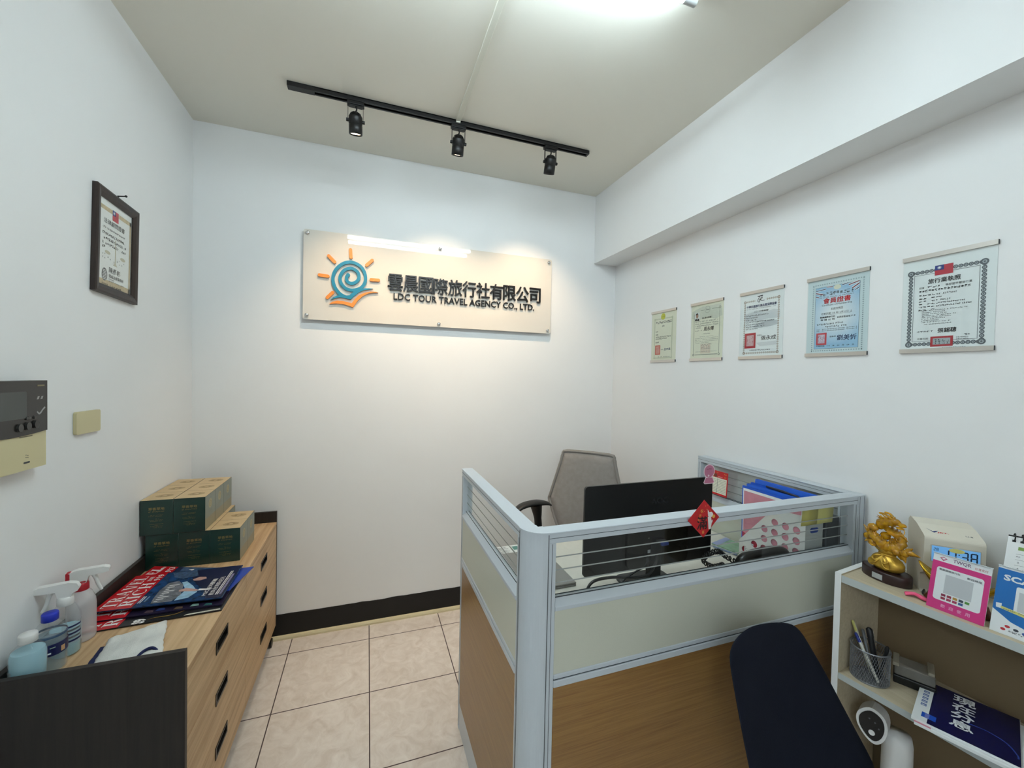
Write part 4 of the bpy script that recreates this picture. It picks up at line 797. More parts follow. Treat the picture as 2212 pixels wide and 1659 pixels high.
# ------------------------------------------------------------------ towel
TOW = mat('towel_terry', 'dadbd7', 0.95, noise=0.16, nscale=14, bump=0.9, bscale=420); NAV = mat('towel_navy', '17204a', 0.9)
def cloth(q, corners, z0, h, m, n=26, seed=1, edge_dip=True):
    rnd = random.Random(seed); A, B, C, D = [Vector((c[0], c[1], 0)) for c in corners]; ph = [rnd.uniform(0, 6) for _ in range(6)]; vs = []
    for lay in (1, 0):
        for i in range(n+1):
            for j in range(n+1):
                s, t_ = i/n, j/n; p = (A*(1-s)+B*s)*(1-t_)+(D*(1-s)+C*s)*t_
                e_ = min(s, 1-s, t_, 1-t_); wv = 0.0022*math.sin(9*s+ph[0])*math.sin(8*t_+ph[1])+0.0012*math.sin(23*s+ph[2]+7*t_)
                p = p+Vector((0.0015*math.sin(11*t_+ph[3])+0.0008*math.sin(47*t_), 0.0015*math.sin(9*s+ph[4])+0.0008*math.sin(53*s), 0))*max(0, 1-e_*8)
                vs.append((p.x, p.y, z0+(h*min(1, (e_*9)**0.5)*0.85+h*0.15+max(0, wv))*lay))
    k = n+1; N = k*k
    fs = [(i*k+j, (i+1)*k+j, (i+1)*k+j+1, i*k+j+1) for i in range(n) for j in range(n)]
    fs += [tuple(N+x for x in f[::-1]) for f in fs]
    ring = [(i, 0) for i in range(n)]+[(n, j) for j in range(n)]+[(i, n) for i in range(n, 0, -1)]+[(0, j) for j in range(n, 0, -1)]
    ids = [i*k+j for i, j in ring]; L_ = len(ids); fs += [(ids[i], N+ids[i], N+ids[(i+1) % L_], ids[(i+1) % L_]) for i in range(L_)]
    q.add(vs, fs, m, True)
t = thing('towel', 'folded white terry towel with navy underside lying on the cabinet top', 'towel', (-0.25, -0.9, CZ1))
q = MB(); cloth(q, ((-0.344, -0.872), (-0.322, -1.035), (-0.165, -1.035), (-0.205, -0.862)), CZ1+0.0004, 0.004, NAV, 14); q.build('navy_underside', t)
q = MB(); cloth(q, ((-0.336, -0.846), (-0.218, -0.786), (-0.150, -1.005), (-0.300, -1.030)), CZ1+0.0047, 0.009, TOW, 40, 5); q.build('terry_side', t, fix=True)
q = MB(); q.tube(smooth_path([(-0.172, -0.958, CZ1+0.006), (-0.190, -0.950, CZ1+0.018), (-0.205, -0.965, CZ1+0.020), (-0.215, -0.985, CZ1+0.012)]), 0.004, NAV, 8); q.build('navy_edge', t)

# ------------------------------------------------------------------ bottles
GLASSY = mat('bottle_clear', 'f4f8f8', 0.05, trans=1, ior=1.25); LIQB = mat('alcohol_blue', '9fd4e4', 0.02, trans=1, ior=1.33); WATER = mat('water_clear', 'e4f0f4', 0.02, trans=1, ior=1.33)
CLRB = clear('bottle_pet', (0.97, 0.98, 0.985), 1.35, 0.03, 0.06, 'f2f6f7'); FROST = clear('bottle_frosted', (0.90, 0.89, 0.89), 1.4, 0.25, 0.5, 'f3eded')
LIQ2 = clear('liquid_blue', (0.88, 0.98, 1.0), 1.15, 0.02, 0.55, 'c2eefb'); LIQW = clear('liquid_water', (0.90, 0.96, 0.98), 1.15, 0.02, 0.24, 'd3e8f2')
def bottle(name, label, x, y, prof, bm, liquid=None, lq=None, cap=None, capm=None, lab=None):
    t = thing(name, label, 'bottle', (x, y, CZ1))
    q = MB(); q.lathe([(r, z+0.0004) for r, z in prof], bm, 32, (x, y, CZ1)); q.build('bottle_body', t)
    if liquid: q = MB(); q.lathe([(r, z+0.001) for r, z in liquid], lq, 28, (x, y, CZ1)); q.build('liquid', t)
    if cap: q = MB(); q.lathe(cap, capm, 28, (x, y, CZ1)); q.build('cap', t)
    return t
# mineral water with navy label and blue cap
wp = [(0.024, 0), (0.031, 0.003), (0.0325, 0.010), (0.031, 0.016), (0.0325, 0.022), (0.0325, 0.034), (0.0315, 0.040), (0.0325, 0.046), (0.0325, 0.100), (0.030, 0.112), (0.023, 0.124), (0.0155, 0.131), (0.0145, 0.136)]
wx, wy = -0.4130, -0.9420
t = bottle('water_bottle', 'small clear water bottle with blue cap and navy label on the cabinet', wx, wy, wp, CLRB, [(0.022, 0.002), (0.030, 0.006), (0.0305, 0.09), (0.0305, 0.092)], LIQW,
           [(0.0150, 0.133), (0.0165, 0.134), (0.0165, 0.151), (0.0152, 0.154), (0, 0.154)], mat('cap_blue', '1b2fae', 0.35))
q = MB(); q.lathe([(0.0329, 0.050), (0.0329, 0.080)], NAVY, 32, (wx, wy, CZ1), cap=False); q.lathe([(0.0329, 0.096), (0.0320, 0.102)], mat('label_teal', '2c4a6a', 0.4), 32, (wx, wy, CZ1), cap=False)
def on_cyl(q, x, y, r, a0, a1, z0, z1, m, n=8):
    q.add([(x+r*math.cos(a0+(a1-a0)*i/n), y+r*math.sin(a0+(a1-a0)*i/n), z) for z in (z0, z1) for i in range(n+1)], [(i, i+1, n+1+i+1, n+1+i) for i in range(n)], m)
on_cyl(q, wx, wy, 0.0331, R(-80), R(-58), CZ1+0.056, CZ1+0.060, PAPER); on_cyl(q, wx, wy, 0.0331, R(-112), R(-95), CZ1+0.060, CZ1+0.0625, PAPER); on_cyl(q, wx, wy, 0.0331, R(-25), R(-8), CZ1+0.054, CZ1+0.068, mat('label_tan', 'c99f72', 0.5)); on_cyl(q, wx, wy, 0.0331, R(-62), R(-44), CZ1+0.070, CZ1+0.0725, mat('label_sage', '9fb8a0', 0.5))
q.build('label_sleeve', t)
# alcohol bottle with white cap, cropped at the frame edge
ax, ay = -0.4170, -1.0095
ap = [(0.026, 0), (0.0325, 0.004), (0.033, 0.010), (0.033, 0.088), (0.030, 0.101), (0.020, 0.112), (0.0135, 0.118), (0.0130, 0.124)]
t = bottle('liquid_bottle', 'clear bottle of pale blue liquid with white cap at the left edge', ax, ay, ap, CLRB, [(0.024, 0.002), (0.0315, 0.006), (0.0315, 0.090), (0.029, 0.098)], LIQ2,
           [(0.0150, 0.119), (0.0172, 0.120), (0.0172, 0.137), (0.0160, 0.140), (0, 0.1405)], WHITEP)
q = MB(); on_cyl(q, ax, ay, 0.0333, R(-200), R(-115), CZ1+0.012, CZ1+0.062, clear('label_clear', (0.9, 0.92, 0.93), 1.2, 0.3, 0.25, 'dde5e6'), 12)
for k in range(6): on_cyl(q, ax, ay, 0.0335, R(-190), R(-125-6*(k % 3)), CZ1+0.018+k*0.007, CZ1+0.0205+k*0.007, INKG, 8)
q.build('label_sleeve', t)
def sprayer(name, label, x, y, r, hb, bm, yaw, collar, accent, liquid=None, lab=False):
    t = thing(name, label, 'bottle', (x, y, CZ1))
    q = MB(); q.lathe([(r*0.8, 0.0004), (r*0.97, 0.004), (r, 0.012), (r, hb*0.66), (r*0.94, hb*0.76), (r*0.72, hb*0.88), (0.014, hb*0.97), (0.013, hb)], bm, 32, (x, y, CZ1)); q.build('bottle_body', t)
    if liquid: q = MB(); q.lathe([(r*0.78, 0.002), (r*0.95, 0.006), (r*0.95, liquid)], LIQ2, 28, (x, y, CZ1)); q.build('liquid', t)
    if lab:
        q = MB(); on_cyl(q, x, y, r*1.005, R(-75), R(20), CZ1+0.035, CZ1+0.095, clear('label_clear', (0.9, 0.92, 0.93), 1.2, 0.3, 0.25, 'dde5e6'), 12)
        for k in range(5): on_cyl(q, x, y, r*1.01, R(-60), R(5-8*(k % 2)), CZ1+0.042+k*0.010, CZ1+0.047+k*0.010, INKG if k % 2 else NAVY, 8)
        q.build('label_sleeve', t)
    q = MB(); q.lathe([(0.0165, hb-0.010), (0.0175, hb-0.008), (0.0170, hb+0.010), (0.014, hb+0.013)], collar, 28, (x, y, CZ1)); q.build('collar', t)
    T = Matrix.Translation((x, y, CZ1+hb)) @ Matrix.Rotation(yaw, 4, 'Z')
    prof = [(-0.026, 0.026), (-0.030, 0.034), (-0.024, 0.047), (-0.008, 0.052), (0.050, 0.052), (0.062, 0.047), (0.062, 0.036), (0.052, 0.034), (0.018, 0.031), (0.013, 0.012), (-0.013, 0.012), (-0.016, 0.022)]
    q = MB(T @ frame((0, 0.0095, 0), (1, 0, 0), (0, 0, 1), (0, -1, 0))); q.prism(prof, 0, 0.019, WHITEP); q.build('spray_head', t, 0.005, 3)
    q = MB(T); q.tube(smooth_path([(0.026, 0, 0.033), (0.032, 0, 0.018), (0.036, 0, 0.000), (0.044, 0, -0.020)]), [0.006, 0.006, 0.006, 0.0058, 0.0056, 0.0055, 0.0054, 0.0052, 0.005, 0.0048, 0.0047, 0.0046, 0.0045, 0.0044, 0.0044, 0.004], accent[0], 10); q.build('trigger', t)
    if accent[1] is not None:
        q = MB(T); q.box(-0.0315, -0.020, -0.0100, 0.0100, 0.020, 0.0475, accent[1]); q.box(-0.02, 0.014, -0.0100, 0.0100, 0.012, 0.020, accent[1]); q.build('red_shroud', t, 0.003)
    return t
SRED = mat('spray_red', 'b21f2c', 0.4)
sprayer('spray_bottle', 'clear spray bottle with all-white trigger head behind the water bottle', -0.4180, -0.8745, 0.0320, 0.150, CLRB, R(-165), WHITEP, (WHITEP, None), 0.075, True)
sprayer('spray_bottle', 'frosted spray bottle with red and white trigger head nearest the magazines', -0.4175, -0.8085, 0.0325, 0.158, FROST, R(12), SRED, (WHITEP, SRED))

# ------------------------------------------------------------------ desk partition (three wings, two corner posts)
PZ = 1.087; PX0, PY0, TH = 0.747, -1.444, 0.045; PYE = -0.704; PX1 = 2.018
GLASS = clear('partition_glass', (0.95, 0.965, 0.96), 1.45); FRST = mat('frosted_stripe', '9b9f9c', 0.6)
t = thing('desk_partition', 'low office partition with grey frame, striped glass, beige band and wood panels around the desk', 'partition', (1.38, -1.1, 0))
def wing(T, L, wm, end0=True, end1=True, post0=0.0, post1=0.0, low=True):
    """local x along the wing, y = depth (0 outer face .. TH inner), z up"""
    def part(name, boxes, m, bev=0.0015):
        q = MB(T)
        for bx in boxes: q.box(*bx, m)
        return q.build(name, t, bev)
    e0, e1 = 0.020, L-0.020
    # top rail: outer lip, step and flat cap
    part('top_rail', [(0, L, 0.0, TH, PZ-0.0045, PZ), (0, L, 0.0025, TH-0.0025, PZ-0.029, PZ-0.0035)], ALU)
    part('rail_seam', [(0, L, 0.0019, TH-0.0019, PZ-0.0165, PZ-0.0155)], LINE, 0)
    part('end_stile', [(0.0, e0, 0.002, TH-0.002, 0.0, PZ-0.0285)], ALU); part('end_stile', [(e1, L, 0.002, TH-0.002, 0.0, PZ-0.0285)], ALU)
    part('stile_seam', [(0.0085, 0.0095, 0.0014, TH-0.0014, 0.01, PZ-0.03)], LINE, 0); part('stile_seam', [(L-0.0095, L-0.0085, 0.0014, TH-0.0014, 0.01, PZ-0.03)], LINE, 0)
    # middle rail with sloping shoulders either side of the glass
    q = MB(T @ frame((e0, 0, 0), (0, 1, 0), (0, 0, 1), (1, 0, 0)))
    q.prism([(0.0, 0.886), (0.0, 0.896), (0.004, 0.900), (0.016, 0.9125), (TH-0.016, 0.9125), (TH-0.004, 0.900), (TH, 0.896), (TH, 0.886)], 0, e1-e0, ALU); q.build('middle_rail', t, 0.0012)
    part('glazing_bead', [(e0, e1, 0.0155, 0.0165, 0.912, 0.9145), (e0, e1, TH-0.0165, TH-0.0155, 0.912, 0.9145)], LINE, 0)
    q = MB(T); q.box(e0-0.002, e1+0.002, 0.0205, 0.0245, 0.909, PZ-0.027, GLASS)
    for zz in (0.948, 0.981, 1.0145): q.box(e0, e1, 0.0203, 0.0208, zz-0.0016, zz+0.0016, FRST)
    q.build('glass_pane', t)
    part('beige_panel', [(e0, e1, 0.003, TH-0.003, 0.722, 0.888)], BEIGE, 0.001)
    part('lower_rail', [(e0, e1, 0.0, TH, 0.690, 0.708), (e0, e1, 0.001, TH-0.001, 0.711, 0.7235)], ALU, 0.002); part('rail_seam', [(e0, e1, 0.0035, TH-0.0035, 0.706, 0.713)], LINE, 0)
    part('wood_panel', [(e0, e1, 0.003, TH-0.003, 0.112, 0.6905)], wm, 0.001)
    part('base_plate', [(e0, e1, 0.004, TH-0.004, 0.0, 0.1125)], ALU, 0.0015)
PR = 0.058
wing(frame((PX0+PR, PY0, 0), (1, 0, 0), (0, 1, 0), (0, 0, 1)), PX1-TH-PX0-PR, PANELW_X)
wing(frame((PX0, PYE, 0), (0, -1, 0), (1, 0, 0), (0, 0, 1)), PYE-PY0-PR, PANELW_Y)
wing(frame((PX1, PY0+TH+0.002, 0), (0, 1, 0), (-1, 0, 0), (0, 0, 1)), PYE-PY0-TH-0.016, PANELW_Y)
# rounded corner post at the near left
arc = [(PX0+PR-PR*math.cos(R(90*i/12)), PY0+PR-PR*math.sin(R(90*i/12))) for i in range(13)]
q = MB(); q.prism([(x, y) for x, y in arc]+[(PX0+PR, PY0+TH), (PX0+TH, PY0+TH), (PX0+TH, PY0+PR)], 0, PZ-0.0045, ALU, False); q.build('corner_post', t)
q = MB(); arc2 = [(PX0-0.002+(PR+0.002)-(PR+0.002)*math.cos(R(90*i/12)), PY0-0.002+(PR+0.002)-(PR+0.002)*math.sin(R(90*i/12))) for i in range(13)]
q.prism(arc2+[(PX0+PR, PY0+TH), (PX0+TH, PY0+TH), (PX0+TH, PY0+PR)], PZ-0.0045, PZ+0.001, ALU); q.build('post_cap', t, 0.001)
q = MB()
for (x, y, s) in ((PX0+PR-0.002, PY0-0.0004, 0), (PX0-0.0004, PY0+PR-0.002, 1)):
    if s: q.box(x-0.0002, x+0.002, y-0.0008, y+0.0008, 0.0, PZ-0.005, LINE)
    else: q.box(x-0.0008, x+0.0008, y-0.0002, y+0.002, 0.0, PZ-0.005, LINE)
q.build('post_seam', t)
q = MB(); q.prism([(PX1-TH, PY0), (PX1-0.012, PY0), (PX1-0.003, PY0+0.004), (PX1, PY0+0.012), (PX1, PY0+TH), (PX1-TH, PY0+TH)], 0, PZ, ALU); q.build('corner_post', t, 0.002)
q = MB(); q.box(PX1-TH+0.006, PX1-TH+0.007, PY0-0.0005, PY0+0.002, 0, PZ-0.004, LINE); q.box(PX1-0.016, PX1-0.015, PY0-0.0005, PY0+0.002, 0, PZ-0.004, LINE); q.build('post_seam', t)

# red new-year diamond hanging on the partition's top rail
t = thing('paper_charm', 'red diamond new-year paper charm stuck on the front rail of the partition', 'paper decoration', (1.291, PY0, 1.07))
CHR = mat('charm_red', 'b3191f', 0.45, noise=0.1, nscale=60); CGO = mat('charm_gold', 'd9a64a', 0.4)
q = MB(on_back(1.291, PY0-0.0008, 1.0755)); q.prism([(0, 0.0545), (0.0575, 0.0), (0, -0.0545), (-0.0575, 0.0)], 0, 0.0008, CHR)
q.T = on_back(1.291, PY0-0.0018, 1.0755)
q.text('滿', INK, -0.006, -0.030, w=0.036, h=0.037, z=0, bold=0.02, align='c'); q.text('祝', CGO, -0.013, 0.018, w=0.010, h=0.010, z=0); q.text('庆', CGO, -0.018, 0.006, w=0.009, h=0.009, z=0); q.text('好', CGO, -0.022, -0.006, w=0.008, h=0.008, z=0); q.text('喜', CGO, -0.006, -0.043, w=0.009, h=0.009, z=0)
for k in range(12): a = random.uniform(-0.02, 0.02); c = random.uniform(0.018, 0.042-abs(a)*0.5); q.flat(circ(a+0.008, c, 0.0011, 6), 0, CGO)
WCH = mat('charm_white', 'e4e0dd', 0.5)      # plain white animal shape
q.flat(circ(0.024, 0.010, 0.0095, 16, 0.008), 0.0001, WCH); q.flat([(0.014, 0.012), (0.013, 0.026), (0.020, 0.017)], 0.0001, WCH); q.flat([(0.014, 0.004), (0.026, 0.003), (0.030, -0.012), (0.026, -0.032), (0.018, -0.032), (0.016, -0.012)], 0.0001, WCH); q.flat(circ(0.036, 0.004, 0.0055, 10), 0.0002, CGO); q.flat([(0.026, -0.010), (0.034, -0.004), (0.031, -0.014)], 0.0002, WCH)
q.build('charm_sheet', t)

# ------------------------------------------------------------------ desk inside
DZ = 0.740; DESK = mat('desk_laminate', 'dcd7cc', 0.45, noise=0.04, nscale=40)
t = thing('office_desk', 'pale grey office desk top inside the partition', 'desk', (1.38, -1.05, 0))
DX0, DX1, DY0, DY1 = PX0+TH+0.001, PX1-TH-0.0015, PY0+TH+0.003, PYE-0.004
boxpart('desktop', t, DX0, DX1, DY0, DY1, DZ-0.025, DZ, DESK, 0.003)
for x in (DX0+0.004, DX1-0.022): boxpart('side_panel', t, x, x+0.018, DY0+0.02, DY1-0.04, 0, DZ-0.0255, DESK, 0.001)
boxpart('modesty_panel', t, DX0+0.0225, DX1-0.0225, DY0+0.012, DY0+0.018, 0.25, DZ-0.0255, DESK, 0.001)

# monitor seen from behind
MX0, MX1, MYB, MZ0, MZ1 = 1.060, 1.604, -1.172, 0.806, 1.111
t = thing('monitor', 'black desktop monitor seen from behind over the partition', 'monitor', (1.33, -1.165, DZ))
MK = mat('monitor_black', '0a0b0d', 0.32); MG = mat('monitor_gloss', '0d0c0b', 0.12)
T = on_back((MX0+MX1)/2, MYB, (MZ0+MZ1)/2)
q = MB(T); q.prism(rrect(MX1-MX0, MZ1-MZ0, 0.012), -0.009, 0.0, MK); q.build('back_shell', t, 0.0015)
q = MB(T); q.prism(rrect(MX1-MX0-0.004, MZ1-MZ0-0.004, 0.011), -0.0125, -0.0092, mat('screen_glass', '050505', 0.1)); q.build('display', t)
q = MB(T); q.prism(rrect(0.26, 0.135, 0.02, cx=0.02, cy=-0.075), 0.0, 0.013, MG); q.build('electronics_bulge', t, 0.006, 3)
q = MB(T); q.text('AOC', mat('monitor_logo', '1d1f22', 0.25), 0.03, 0.072, w=0.075, h=0.022, z=0.0004, bold=0.03, align='c'); q.build('logo', t)
for x, z in ((-0.022, -0.042), (0.088, -0.028)): q = MB(T); q.cyl((x, z, 0.012), (x, z, 0.0138), 0.0018, CHROME, 10); q.build('screw', t)
q = MB(T); q.box(0.010, 0.046, -0.066, -0.052, 0.012, 0.030, BLACKP); q.box(0.014, 0.042, -0.064, -0.054, 0.030, 0.040, mat('vga_blue', '2b3c78', 0.4)); q.build('port_plug', t, 0.001)
q = MB(T); q.rect(-0.026, 0.002, -0.095, -0.083, 0.0135, mat('rating_label', '9a9c9c', 0.5)); q.build('rating_label', t)
q = MB(); q.box(1.318, 1.362, -1.190, -1.160, DZ+0.009, 0.900, BLACKP); q.build('stand_neck', t, 0.003)
q = MB(frame((1.335, -1.165, DZ), (1, 0, 0), (0, 1, 0), (0, 0, 1))); q.prism(rrect(0.20, 0.16, 0.03), 0.0005, 0.009, BLACKP); q.build('stand_base', t, 0.002)
q = MB(); q.tube(smooth_path([(1.330, -1.202, 0.868), (1.318, -1.215, 0.845), (1.262, -1.252, 0.829), (1.213, -1.252, 0.824), (1.116, -1.252, 0.838), (1.051, -1.252, 0.835), (1.020, -1.262, 0.812), (1.000, -1.280, 0.780), (0.988, -1.300, 0.7455)], 6), 0.0046, BLACKP, 10)
tag(q.build('cable'), 'thick black cable looping behind the monitor onto the desk', 'cable')
q = MB(); q.tube(smooth_path([(1.302, -1.190, 0.850), (1.262, -1.232, 0.846), (1.214, -1.238, 0.834), (1.171, -1.238, 0.812), (1.150, -1.245, 0.782), (1.135, -1.262, 0.7440)], 5), 0.0028, BLACKP, 8)
tag(q.build('cable'), 'thin black cable dropping from the monitor ports to the desk', 'cable')
t = thing('sticker', 'pink round snow-globe shaped sticker on the monitor corner', 'sticker', (1.585, MYB, 1.11))
q = MB(on_back(1.585, MYB-0.0008, 1.125)); PK = mat('sticker_pink', 'b9718a', 0.4); PKW = mat('sticker_rim', 'e4cfd6', 0.4)
q.prism(circ(0, 0.008, 0.0265, 28)+[], 0, 0.0006, PKW); q.prism([(-0.016, -0.012), (0.016, -0.012), (0.026, -0.034), (0.020, -0.039), (-0.020, -0.039), (-0.026, -0.034)], 0, 0.00062, PKW)
q.T = on_back(1.585, MYB-0.0016, 1.125); q.flat(circ(0, 0.008, 0.0235, 28), 0, PK); q.flat([(-0.015, -0.016), (0.015, -0.016), (0.023, -0.033), (0.018, -0.0365), (-0.018, -0.0365), (-0.023, -0.033)], 0, PK); q.flat(circ(-0.003, -0.008, 0.004, 10), 0.0002, PKW); q.dashes(mat('sticker_ink', '6a3448', 0.5), -0.014, 0.012, 0.014, 0.005, 0.0002, 400, 0.2)
q.build('sticker_sheet', t)

# ------------------------------------------------------------------ file holder and folders at the right end of the desk
HXF, HYN, HYF, HZ = 1.797, -1.388, -1.130, DZ
HOLD = mat('holder_white', 'd9d9d5', 0.4); HTR = clear('holder_milky', (0.85, 0.86, 0.85), 1.35, 0.2, 0.55, 'dcded9')
t = thing('file_holder', 'white perforated file holder with cut diagonal side, holding folders', 'file holder', ((HXF+1.884)/2, (HYN+HYF)/2, HZ))
outer = [(0, 0), (HYF-HYN, 0), (HYF-HYN, 0.095), (0.118, 0.262), (0, 0.272)]
def inside(x, y, r):
    if x-r < 0.008 or y-r < 0.008 or x+r > HYF-HYN-0.008 or y+r > 0.262: return False
    ax_, ay_, bx_, by_ = HYF-HYN, 0.095, 0.118, 0.262; dx, dy = bx_-ax_, by_-ay_
    return ((x-ax_)*dy-(y-ay_)*dx)/math.hypot(dx, dy) < -(r+0.012)
holes = []; hole_xy = []
for i in range(6):
    for j in range(7):
        x = 0.030+i*0.0405; y = 0.026+j*0.0375
        if inside(x, y, 0.0135): holes.append(circ(x, y, 0.0135, 16)[::-1])
q = MB(); HT_ = frame((HXF, HYN, HZ+0.0004), (0, 1, 0), (0, 0, 1), (1, 0, 0)); holed(outer, holes, 0.002, HT_, HOLD, q); q.build('perforated_side', t)
q = MB(HT_ @ Matrix.Translation((0, 0, 0.085))); q.prism(outer, 0, 0.002, HOLD); q.build('plain_side', t)
q = MB(); q.box(HXF, 1.884, HYN, HYN+0.002, HZ+0.0004, HZ+0.272, HTR); q.build('spine', t, 0.0005)
q = MB(); q.box(HXF+0.001, 1.884, HYN+0.002, HYF, HZ+0.0004, HZ+0.0025, HOLD); q.box(HXF+0.001, 1.884, HYF-0.002, HYF, HZ+0.0025, HZ+0.095, HOLD); q.build('bottom_tray', t)
q = MB(on_back(1.840, HYN-0.0003, HZ+0.222)); q.prism(rrect(0.040, 0.018, 0.008), 0, 0.0005, mat('holder_hole_blue', '1f3f92', 0.4)); q.build('finger_hole', t)
BL1 = mat('folder_blue', '1c55c4', 0.35); BL2 = mat('folder_blue_light', '2f66cf', 0.35); GR1 = mat('folder_green', '0f6b4a', 0.4); PKP = mat('paper_pink', 'c98693', 0.6, noise=0.08, nscale=40); NAVP = mat('pen_navy', '1a2338', 0.3)
def folder(label, x, dx, y0, y1, h, m, th=0.006, face=None):
    """upright folder; leans by dx over its height, opens a little at the top"""
    f = thing('document_folder', label, 'folder', (x, (y0+y1)/2, HZ+0.0028), 0, 'folders in the file holder')
    q = MB(); xb = x; zb = HZ+0.0030
    def P(a, y, z_, off): return (a+dx*(z_-zb)/h+off, y, z_)
    for off, mm in ((0, m), (th, m)):
        q.add([P(xb, y0, zb, off*0.5), P(xb, y1, zb, off*0.5), P(xb, y1, zb+h, off), P(xb, y0, zb+h, off), P(xb, y0, zb, off*0.5+0.0008), P(xb, y1, zb, off*0.5+0.0008), P(xb, y1, zb+h, off+0.0012), P(xb, y0, zb+h, off+0.0012)],
              [(0, 1, 2, 3), (7, 6, 5, 4), (0, 4, 5, 1), (1, 5, 6, 2), (2, 6, 7, 3), (3, 7, 4, 0)], mm)
    q.add([P(xb, y1, zb, 0), P(xb, y1, zb, th*0.5), P(xb, y1, zb+h, th), P(xb, y1, zb+h, 0)], [(0, 1, 2, 3)], m); q.add([P(xb, y0, zb, 0.0006), P(xb, y0, zb, th*0.5), P(xb, y0, zb+h, th), P(xb, y0, zb+h, 0.0006)], [(0, 1, 2, 3)], m)
    q.build('folder_cover', f)
    q = MB(); q.box(0, 0, 0, 0, 0, 0, PAPER); q = MB()
    q.add([P(xb, y0+0.006, zb+0.004, th*0.35), P(xb, y1-0.006, zb+0.004, th*0.35), P(xb, y1-0.006, zb+h-0.012, th*0.45), P(xb, y0+0.006, zb+h-0.012, th*0.45)], [(0, 1, 2, 3)], PAPER); q.build('papers', f)
    if face: face(f, P, zb, h)
    return f
def pinkface(f, P, zb, h):
    q = MB(); a, c = -1.372, -1.143
    q.add([P(1.8022, a, zb+0.08, -0.0006), P(1.8022, c, zb+0.08, -0.0006), P(1.8022, c, zb+h-0.018, -0.0006), P(1.8022, a, zb+h-0.018, -0.0006)], [(0, 1, 2, 3)], PKP); q.build('pink_sheet', f)
    q = MB(); q.add([P(1.8022, a-0.004, zb+0.02, -0.0003), P(1.8022, c+0.004, zb+0.02, -0.0003), P(1.8022, c+0.004, zb+h-0.008, -0.0003), P(1.8022, a-0.004, zb+h-0.008, -0.0003)], [(0, 1, 2, 3)], PAPER); q.build('white_backing', f)
    q = MB(); rnd = random.Random(9)
    q.add([P(1.8022, a, zb+0.004, -0.0008), P(1.8022, c+0.004, zb+0.004, -0.0008), P(1.8022, c+0.004, zb+0.130, -0.0008), P(1.8022, c-0.03, zb+0.118, -0.0008), P(1.8022, a, zb+0.09, -0.0008)], [(0, 1, 2, 3, 4)], mat('form_red', 'a8243a', 0.5))
    for (y0, y1, z0, z1) in ((-1.365, -1.31, 0.008, 0.050), (-1.30, -1.25, 0.02, 0.07), (-1.24, -1.20, 0.01, 0.06), (-1.19, -1.150, 0.03, 0.095), (-1.35, -1.27, 0.058, 0.076), (-1.345, -1.325, 0.02, 0.085)):
        q.add([P(1.8022, y0, zb+z0, -0.0009), P(1.8022, y1, zb+z0, -0.0009), P(1.8022, y1, zb+z1, -0.0009), P(1.8022, y0, zb+z1, -0.0009)], [(0, 1, 2, 3)], PAPER)
        z = z0+0.004
        while z < z1-0.003: q.add([P(1.8022, y0+0.003, zb+z, -0.001), P(1.8022, y1-0.003, zb+z, -0.001), P(1.8022, y1-0.003, zb+z+0.0016, -0.001), P(1.8022, y0+0.003, zb+z+0.0016, -0.001)], [(0, 1, 2, 3)], INKG); z += 0.006
    q.build('red_form', f)
folder('front clear-faced blue folder with pink sheet, nearest the monitor in the file holder', 1.8030, -0.004, -1.380, -1.134, 0.312, BL1, 0.006, pinkface)
folder('second blue folder from the pink sheet, with the pen clipped to it', 1.8130, 0.006, -1.382, -1.136, 0.318, BL2, 0.010)
folder('third blue folder from the pink sheet in the file holder', 1.8270, 0.012, -1.383, -1.137, 0.322, BL1, 0.010)
folder('fourth blue folder from the pink sheet, the tallest and most splayed', 1.8420, 0.018, -1.384, -1.140, 0.334, BL2, 0.012)
folder('green folder at the back of the file holder next to the wall wing', 1.8560, 0.020, -1.383, -1.190, 0.312, GR1, 0.005)
q = MB(); q.tube([(1.834, -1.345, 1.0585), (1.834, -1.275, 1.0660), (1.834, -1.210, 1.0680)], [0.0048, 0.0050, 0.0036], NAVP, 12); q.box(1.8325, 1.8355, -1.335, -1.285, 1.0645, 1.0672, CHROME)
tag(q.build('ballpoint_pen'), 'dark navy pen lying across the folder tops', 'pen')
boxpart_t = thing('file_box', 'dark grey file box between the white file holder and the wall wing', 'file box', (1.934, -1.28, DZ))
DGB = mat('filebox_grey', '3a4045', 0.5); boxpart('box_body', boxpart_t, 1.897, 1.966, -1.390, -1.150, DZ+0.0004, 1.000, DGB, 0.003)
q = MB(); q.box(1.902, 1.961, -1.3908, -1.389, DZ+0.03, 0.985, mat('filebox_dark', '2c3135', 0.45)); q.build('front_face', boxpart_t, 0.001)
for k, x in enumerate((1.776, 1.853)):
    q = MB(on_back(x, -1.4165, 1.0325)); n = 6; YN = mat('sticky_yellow', 'c6bd6a' if k else 'bdb25c', 0.7) if k == 0 else mat('sticky_yellow_pale', 'd0c878', 0.7)
    vs = []; 
    for i in range(n+1):
        z_ = 0.036-0.074*i/n; o_ = -0.004*(i/n)**2
        vs += [(-0.038, z_, o_), (0.038, z_, o_)]
    q.add(vs, [(2*i, 2*i+1, 2*i+3, 2*i+2) for i in range(n)], YN, True)
    tag(q.build('sticky_note', None, solid=0.0008), ('yellow sticky note behind the glass, left one of the pair', 'pale yellow sticky note behind the glass, right one of the pair')[k], 'sticky note')

